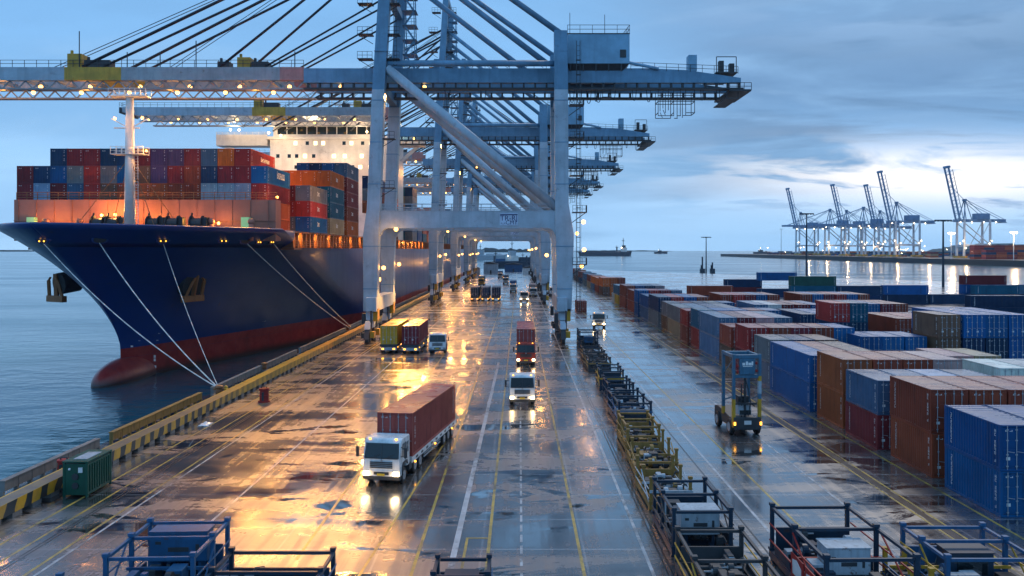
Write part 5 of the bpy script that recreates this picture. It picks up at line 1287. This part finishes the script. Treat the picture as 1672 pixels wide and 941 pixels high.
# ------------------------------------------------------------------ spreaders and lifting frames
rs = random.Random(33)
def spreader(x, y, W, L, H, main, acc, lab, grp, box=None, top=True, back=0, rails=True, boxmat='greybox', rz=0, low=.35, panels=None):
    o = thing('lifting_frame', (x, y, 0), lab, 'lifting frame', grp, rz)
    w = W/2; mb = MB()
    for s in (-1, 1): mb.box(*sorted((s*w, s*(w-.28))), 0, L, .12, .12+low); mb.box(*sorted((s*w*.45, s*(w*.45-.2))), .28, L-.28, .16, .14+low)
    for f in (0, .25, .5, .75, 1): yy_ = f*(L-.28); mb.box(-w+.281, w-.281, yy_, yy_+.28, .14, .10+low)
    for s in (-1, 1):
        for yy_ in (.2, L-.5): mb.box(s*w-.2 if s > 0 else -w+.0, s*w if s > 0 else -w+.2, yy_, yy_+.3, 0, .118)
    mb.build('base_frame', M[main], o)
    posts = [(sx, yy_) for sx in (-1, 1) for yy_ in (0.0, L*.52, L-.22)]
    pm = MB(); pm.box(-.085, .085, -.085, .085, .12+low, H); pm.box(-.12, .12, -.12, .12, H, H+.14); pm.box(-.15, .15, -.15, .15, .12+low+.002, .12+low+.12); pm = pm.mesh('post', M[main])
    for sx, yy_ in posts: part_like(pm, 'post', o, (sx*(w-.12), yy_+.12, 0))
    if top:
        mb = MB()
        for s in (-1, 1): mb.box(*sorted((s*(w-.04), s*(w-.17))), .23, L-.23, H-.15, H-.02)
        for f in (0, .52): yy_ = f*L; mb.box(-w+.23, w-.23, yy_+.05, yy_+.17, H-.16, H-.03)
        mb.box(-w+.23, w-.23, L-.17, L-.05, H-.16, H-.03); mb.build('top_frame', M[main], o)
    if rails:
        mb = MB()
        for s in (-1, 1):
            for h_ in (.38, .68): mb.bar((s*(w+.02), .15, H*h_), (s*(w+.02), L-.15, H*h_), .05, .06)
            mb.bar((s*(w+.02), .15, .5), (s*(w+.02), L*.52, H*.92), .06, .06)
        mb.bar((-w, -.02, H*.62), (w, -.02, H*.62), .1, .14); mb.bar((-w, L*.5, H*.5), (w, L*.5, H*.5), .1, .12)
        mb.build('guard_rail', M[acc], o)
    mb = MB()   # hydraulic hoses, cylinders and sheaves in the well
    for k in range(int(22*L/6)):
        a = Vector((rs.uniform(-w*.75, w*.75), rs.uniform(.4, L-.4), rs.uniform(.3, .8))); c = a+Vector((rs.uniform(-.7, .7), rs.uniform(-1.0, 1.0), rs.uniform(-.15, .5)))
        mid_ = (a+c)/2+Vector((0, 0, .25)); mb.path([a, mid_, c], rs.choice((.03, .045, .06)), 5)
    for k in range(3): yy_ = L*(.2+.3*k); mb.tube((-w*.7, yy_, .75), (w*.7, yy_, .75), .10, 8); mb.tube((-.25, yy_, .75), (.25, yy_, .75), .26, 12)
    mb.bar((0, L*.2, .75), (0, L*.8, .75), .12, .12); mb.build('hydraulics', M['steel'], o)
    for k in range(int(13*L/6)):
        a, c = rs.uniform(-w*.85, w*.55), rs.uniform(.3, L-1.2); bx_, by_, bz_ = rs.uniform(.25, .8), rs.uniform(.25, .9), rs.uniform(.8, .62*H)
        mb = MB(); mb.box(a, min(w-.2, a+bx_), c, c+by_, .4, bz_); mb.box(a+.04, min(w-.24, a+bx_-.04), c-.02, c+by_*.6, .5, bz_-.12, 1)
        bevel(mb.build('valve_block', [M[rs.choice((main, main, 'steel', 'greybox', 'steel', 'rubber'))], M['steel']], o), .03)
    for k in range(int(7*L/6)):
        x_, y_, r_ = rs.uniform(-w*.7, w*.7), rs.uniform(.4, L-.4), rs.uniform(.16, .34); mb = MB(); z_ = rs.uniform(.7, .55*H)
        mb.tube((x_-.12, y_, z_), (x_+.12, y_, z_), r_, 16); mb.tube((x_-.16, y_, z_), (x_+.16, y_, z_), r_*.45, 10, 1); mb.tube((x_-.5, y_, z_), (x_+.5, y_, z_), .045, 6, 1)
        mb.build('sheave', [M[rs.choice(('steel', 'greybox', main))], M['hub']], o)
    for s_ in (-1, 1):
        mb = MB(); xx_ = s_*(w-.05); mb.box(*sorted((xx_, xx_-s_*.05)), L*.08, L*.42, .48, H*.42); mb.box(*sorted((xx_, xx_-s_*.05)), L*.60, L*.90, .48, H*.36); mb.box(*sorted((xx_+s_*.0, xx_-s_*.09)), L*.08, L*.9, .44, .479); mb.build('side_plate', M[main], o)
    mb = MB(); mb.box(-w+.25, w-.25, L-.34, L-.24, .5, H*.62); mb.build('end_plate', M[main], o)
    if box:
        bw, bl, bh, by, bz = box; bo_ = MB(); bo_.box(-bw/2, bw/2, by, by+bl, bz, bz+bh); bo_ = bevel(bo_.build('motor_housing', M[boxmat], o), .05)
        mb = MB(); mb.box(-bw*.18, bw*.18, by-.014, by-.001, bz+bh*.35, bz+bh*.5); mb.box(-bw*.4, -bw*.3, by-.014, by-.001, bz+bh*.6, bz+bh*.7); mb.box(bw*.3, bw*.36, by-.02, by-.001, bz+bh*.3, bz+bh*.6); mb.build('vent', M['steel'], bo_)
        mb = MB(); mb.box(-bw/2-.03, bw/2+.03, by-.03, by+bl+.03, bz+bh, bz+bh+.05); mb.build('lid', M[boxmat], bo_)
        mb = MB()
        for s in (-1, 1): mb.box(s*bw*.35-.06, s*bw*.35+.06, by+.1, by+bl-.1, .4, bz)
        mb.build('box_support', M[main], o)
    if panels:
        for s, yy_, ln in panels:
            mb = MB(); X = s*(w+.03); mb.box(*sorted((X, X+s*.05)), yy_, yy_+ln, .5, 1.55); p_ = mb.build('side_panel', M['red'], o)
            mb = MB(); X2 = X+s*.052; mb.prism([(yy_+.2, .7), (yy_+ln-.25, .7), (yy_+ln-.2, 1.3), (yy_+ln*.5, 1.42), (yy_+.2, 1.2)], 'x', *sorted((X2, X2+s*.01))); mb.build('panel_mark', M['mark'], p_)
    return o
GS_ = 'lifting frames in the row'
SP = [  # x, y, W, L, H, main, accent, label, box
 (10.4, 124, 2.9, 5, 2.6, 'navy', 'navy', 'dark lifting frame with a pale blue box, farthest in the row', (1.3, 1.0, .9, .4, 1.0), 'blue'),
 (10.0, 110, 2.7, 7, 1.5, 'steel', 'ochre', 'low dark lifting frame with yellow rails behind the blue group', None, ''),
 (9.9, 101, 2.7, 6.5, 1.7, 'steel', 'ochre', 'low dark lifting frame with yellow rails touching the blue group', None, ''),
 (9.8, 87.5, 2.7, 5.5, 2.2, 'navy', 'yellow', 'dark blue lifting frame with a blue panel, farthest of the blue group', (1.7, .5, 1.0, .2, .9), 'navy'),
 (9.7, 79, 2.7, 4.5, 2.1, 'navy', 'navy', 'dark blue open lifting frame in the middle of the blue group', None, ''),
 (9.7, 70, 2.9, 7, 2.1, 'navy', 'blue', 'wide dark blue lifting frame just behind the yellow ones', (2.5, .5, .6, .2, .7), 'navy'),
 (9.2, 61.0, 2.6, 5.4, 2.1, 'ochre', 'ochre', 'rusty yellow open lifting frame, farther of the yellow pair', None, ''),
 (8.9, 53.6, 2.7, 6, 2.0, 'ochre', 'ochre', 'rusty yellow open lifting frame, nearer of the yellow pair', None, ''),
 (8.8, 47.4, 2.6, 5.2, 1.9, 'ochre', 'greybox', 'rusty lifting frame crowded with silver hydraulics below the yellow pair', None, ''),
 (8.9, 40.2, 3.1, 5.6, 2.3, 'navy', 'steel', 'grey blue lifting frame holding a white box', (1.9, 1.1, 1.2, .5, .95), 'greybox'),
 (8.9, 30.5, 3.1, 8.2, 2.0, 'steel', 'yellow', 'long lifting frame with yellow and red end rails, nearest in the row', None, '')]
for (x, y, W, L, H, mn, ac, lab, bx, bm) in SP: spreader(x+rs.uniform(-.15, .15), y, W*rs.uniform(.94, 1.04), L, H*rs.uniform(.93, 1.05), mn, ac, lab, GS_, bx, bool(rs.random() < .8 or bx), 0, True, bm or 'greybox', R(rs.uniform(-1.6, 1.6)), .35, [(1, .3, 2.2)] if y == 30.5 else None)
spreader(14.2, 33.2, 3.9, 7.0, 2.6, 'navy', 'red', 'tall dark lifting frame with red side panels and pale box, bottom right', 'lifting frames in front', (1.9, 1.2, 1.15, 2.3, 1.0), True, 0, True, 'greybox', R(1), .35, [(-1, .2, 1.8), (-1, 2.2, 1.5)])
spreader(19.5, 34.0, 3.9, 4.2, 2.3, 'blue', 'yellow', 'grey blue lifting frame with a dark screened cabin, bottom right corner', 'lifting frames in front', (1.9, 1.2, 1.05, 1.6, .85), True, 0, True, 'navy', 0)
spreader(16.75, 31.5, 1.1, 5.5, 1.6, 'yellow', 'blue', 'low yellow and blue lifting frame beside the screened cabin', 'lifting frames in front', None, False)
mb = MB(); mb.box(18.85, 20.15, 35.575, 35.598, 1.0, 1.75)
tag(mb.build('screen', M['glass']), 'dark green glass screen on the front of the cabin box', 'screen')
spreader(-14.9, 33.2, 3.7, 4.6, 2.65, 'blue', 'blue', 'blue lifting frame with a large blue panel box, bottom left', 'lifting frames in front', (2.5, .9, 1.3, 3.2, 1.25), True, 0, True, 'blue', R(2))
spreader(-16.6, 29.6, 3.6, 3.4, 2.0, 'blue', 'yellow', 'low blue lifting frame with yellow rail before the blue panel box', 'lifting frames in front', None)
spreader(-10.4, 31.2, 4.7, 5.2, 1.8, 'navy', 'blue', 'low dark blue lifting frame full of hoses, bottom left', 'lifting frames in front', None)
spreader(-2.45, 32.0, 2.5, 4.4, 1.5, 'navy', 'blue', 'small dark lifting frame cut by the bottom edge, left of centre', 'lifting frames in front', (1.4, 1.0, .5, 2.6, .7), True, 0, True, 'navy')

# ------------------------------------------------------------------ container handler (mast vehicle)
o = thing('container_handler', (18.3, 66.6, 0), 'dark container handler with tall blue and yellow mast on the right lane', 'container handler', None, R(4)); o.scale = (.82, 1, 1.03)
mb = MB(); mb.prism([(-.1, .55), (5.2, .55), (5.2, 1.5), (4.4, 1.65), (1.2, 1.3), (-.1, 1.3)], 'x', -1.25, 1.25); mb.box(-1.35, 1.35, -.3, -.101, .5, 1.5); bevel(mb.build('chassis', M['steel'], o), .06)
for x in (-1.3, 1.3):
    for y in (.7, 3.9): wheel(o, x, y, .62, .42)
for sx in (-1, 1):
    for y in (0, 2.6):
        mb = MB(); zs = 2.9 if y == 0 else 1.9
        mb.box(sx*1.3-.14, sx*1.3+.14, y-.14, y+.14, 1.31 if y else .7, zs, 1); mb.box(sx*1.3-.14, sx*1.3+.14, y-.14, y+.14, zs+.002, 6.4, 0)
        if y == 0 and sx > 0: mb.box(sx*1.3-.145, sx*1.3+.145, y-.145, y+.145, 3.3, 4.3, 2); mb.box(sx*1.3-.146, sx*1.3+.146, y-.146, y+.146, 4.3, 4.7, 1)
        mb.build('mast_post', [M['steelblue'], M['yellow'], M['greybox']], o)
mb = MB()
for sx in (-1, 1): mb.box(*sorted((sx*1.155, sx*1.4)), .141, 2.459, 6.1, 6.35); mb.bar((sx*1.3, 0, 3.1), (sx*1.3, 2.6, 2.4), .1, .1); mb.bar((sx*1.3, .1, 6.0), (sx*1.3, 2.5, 4.6), .08, .08)
for y in (0, 2.6): mb.box(-1.159, 1.159, y-.1, y+.3 if y == 0 else y+.1, 6.07, 6.34) if y == 0 else mb.box(-1.159, 1.159, y-.3, y+.1, 6.07, 6.34)
mb.build('mast_head', M['steelblue'], o)
mb = MB(); mb.box(-1.159, 1.159, -.1, .1, 4.55, 4.8); mb.build('mast_beam', M['steelblue'], o)
mb = MB(); mb.box(-.75, .75, -.2, .15, 4.82, 6.04); pn = bevel(mb.build('header_panel', M['steelblue'], o), .03)
mb = MB()
for k, (a, c) in enumerate(((-.5, .28), (-.15, .2), (.1, .3), (.42, .16))): mb.box(a, a+c, -.22, -.203, 5.55, 5.85 if k % 2 else 5.75)
mb.box(-.45, .5, -.22, -.203, 5.44, 5.5); mb.build('panel_lettering', M['mark'], pn)
for x, z in ((-.95, 5.5), (.95, 5.7), (-.95, 5.05), (.95, 5.1)):
    mb = MB(); mb.ball((x, -.12, z), .13, 8, 6); mb.build('signal_lamp', M['red'], o)
mb = MB(); mb.tube((0, .4, 1.3), (0, .4, 4.6), .12, 8); mb.tube((-.3, .5, 1.3), (-.3, .5, 4.0), .07, 8); mb.path([(.3, .3, 1.5), (.5, .2, 2.6), (.3, .3, 3.6), (0, .3, 4.4)], .05, 6); mb.box(-1.15, 1.15, .2, .4, 2.4, 2.55); mb.bar((-1.1, .2, 3.2), (1.1, .6, 2.2), .08, .08); mb.box(-.6, .5, .6, 1.2, 2.0, 3.0); mb.build('lift_carriage', M['steel'], o)
mb = MB(); mb.prism([(.3, 1.55), (.45, 2.35), (1.7, 2.35), (1.7, 1.55)], 'x', -.65, .65); cbx = bevel(mb.build('engine_cover', M['greybox'], o), .05)
mb = MB(); mb.box(-.55, .55, .25, .36, 1.62, 1.95); mb.build('cover_grille', M['glass'], cbx)
mb = MB(); mb.box(-.35, .35, -.33, -.302, .95, 1.25); mb.build('number_plate', M['mark'], o)
for s in (-1, 1):
    mb = MB(); mb.box(s*1.3-.09, s*1.3+.09, -.36, -.302, .9, 1.15); mb.build('tail_lamp', M['marker'], o)
# lit terminal sheds and low kit at the end of the quay, seen under the portals
for k, (x, y, w_, h) in enumerate(((-26, 470, 7, 4.5), (-18, 520, 9, 6), (6, 500, 8, 4), (-4, 560, 12, 5))):
    o = thing('site_shed', (x, y, 0), ['small grey shed by the far crane legs on the left', 'long grey shed before the quay end on the left', 'low pale shed at the quay end right of centre', 'blue grey shed closing the end of the quay'][k], 'shed')
    mb = MB(); mb.box(-w_/2, w_/2, 0, 6, 0, h); mb.build('wall', M[['greybox', 'crane', 'white', 'blue'][k]], o)
    mb = MB(); mb.prism([(-w_/2-.3, h+.001), (w_/2+.3, h+.001), (0, h+1.2)], 'y', -.3, 6.3); mb.build('roof', M['steel'], o)
    mb = MB(); mb.box(-.5, .5, -.05, -.004, 0, 2.1); mb.build('door', M['steel'], o)
print('containers', NCONT[0])
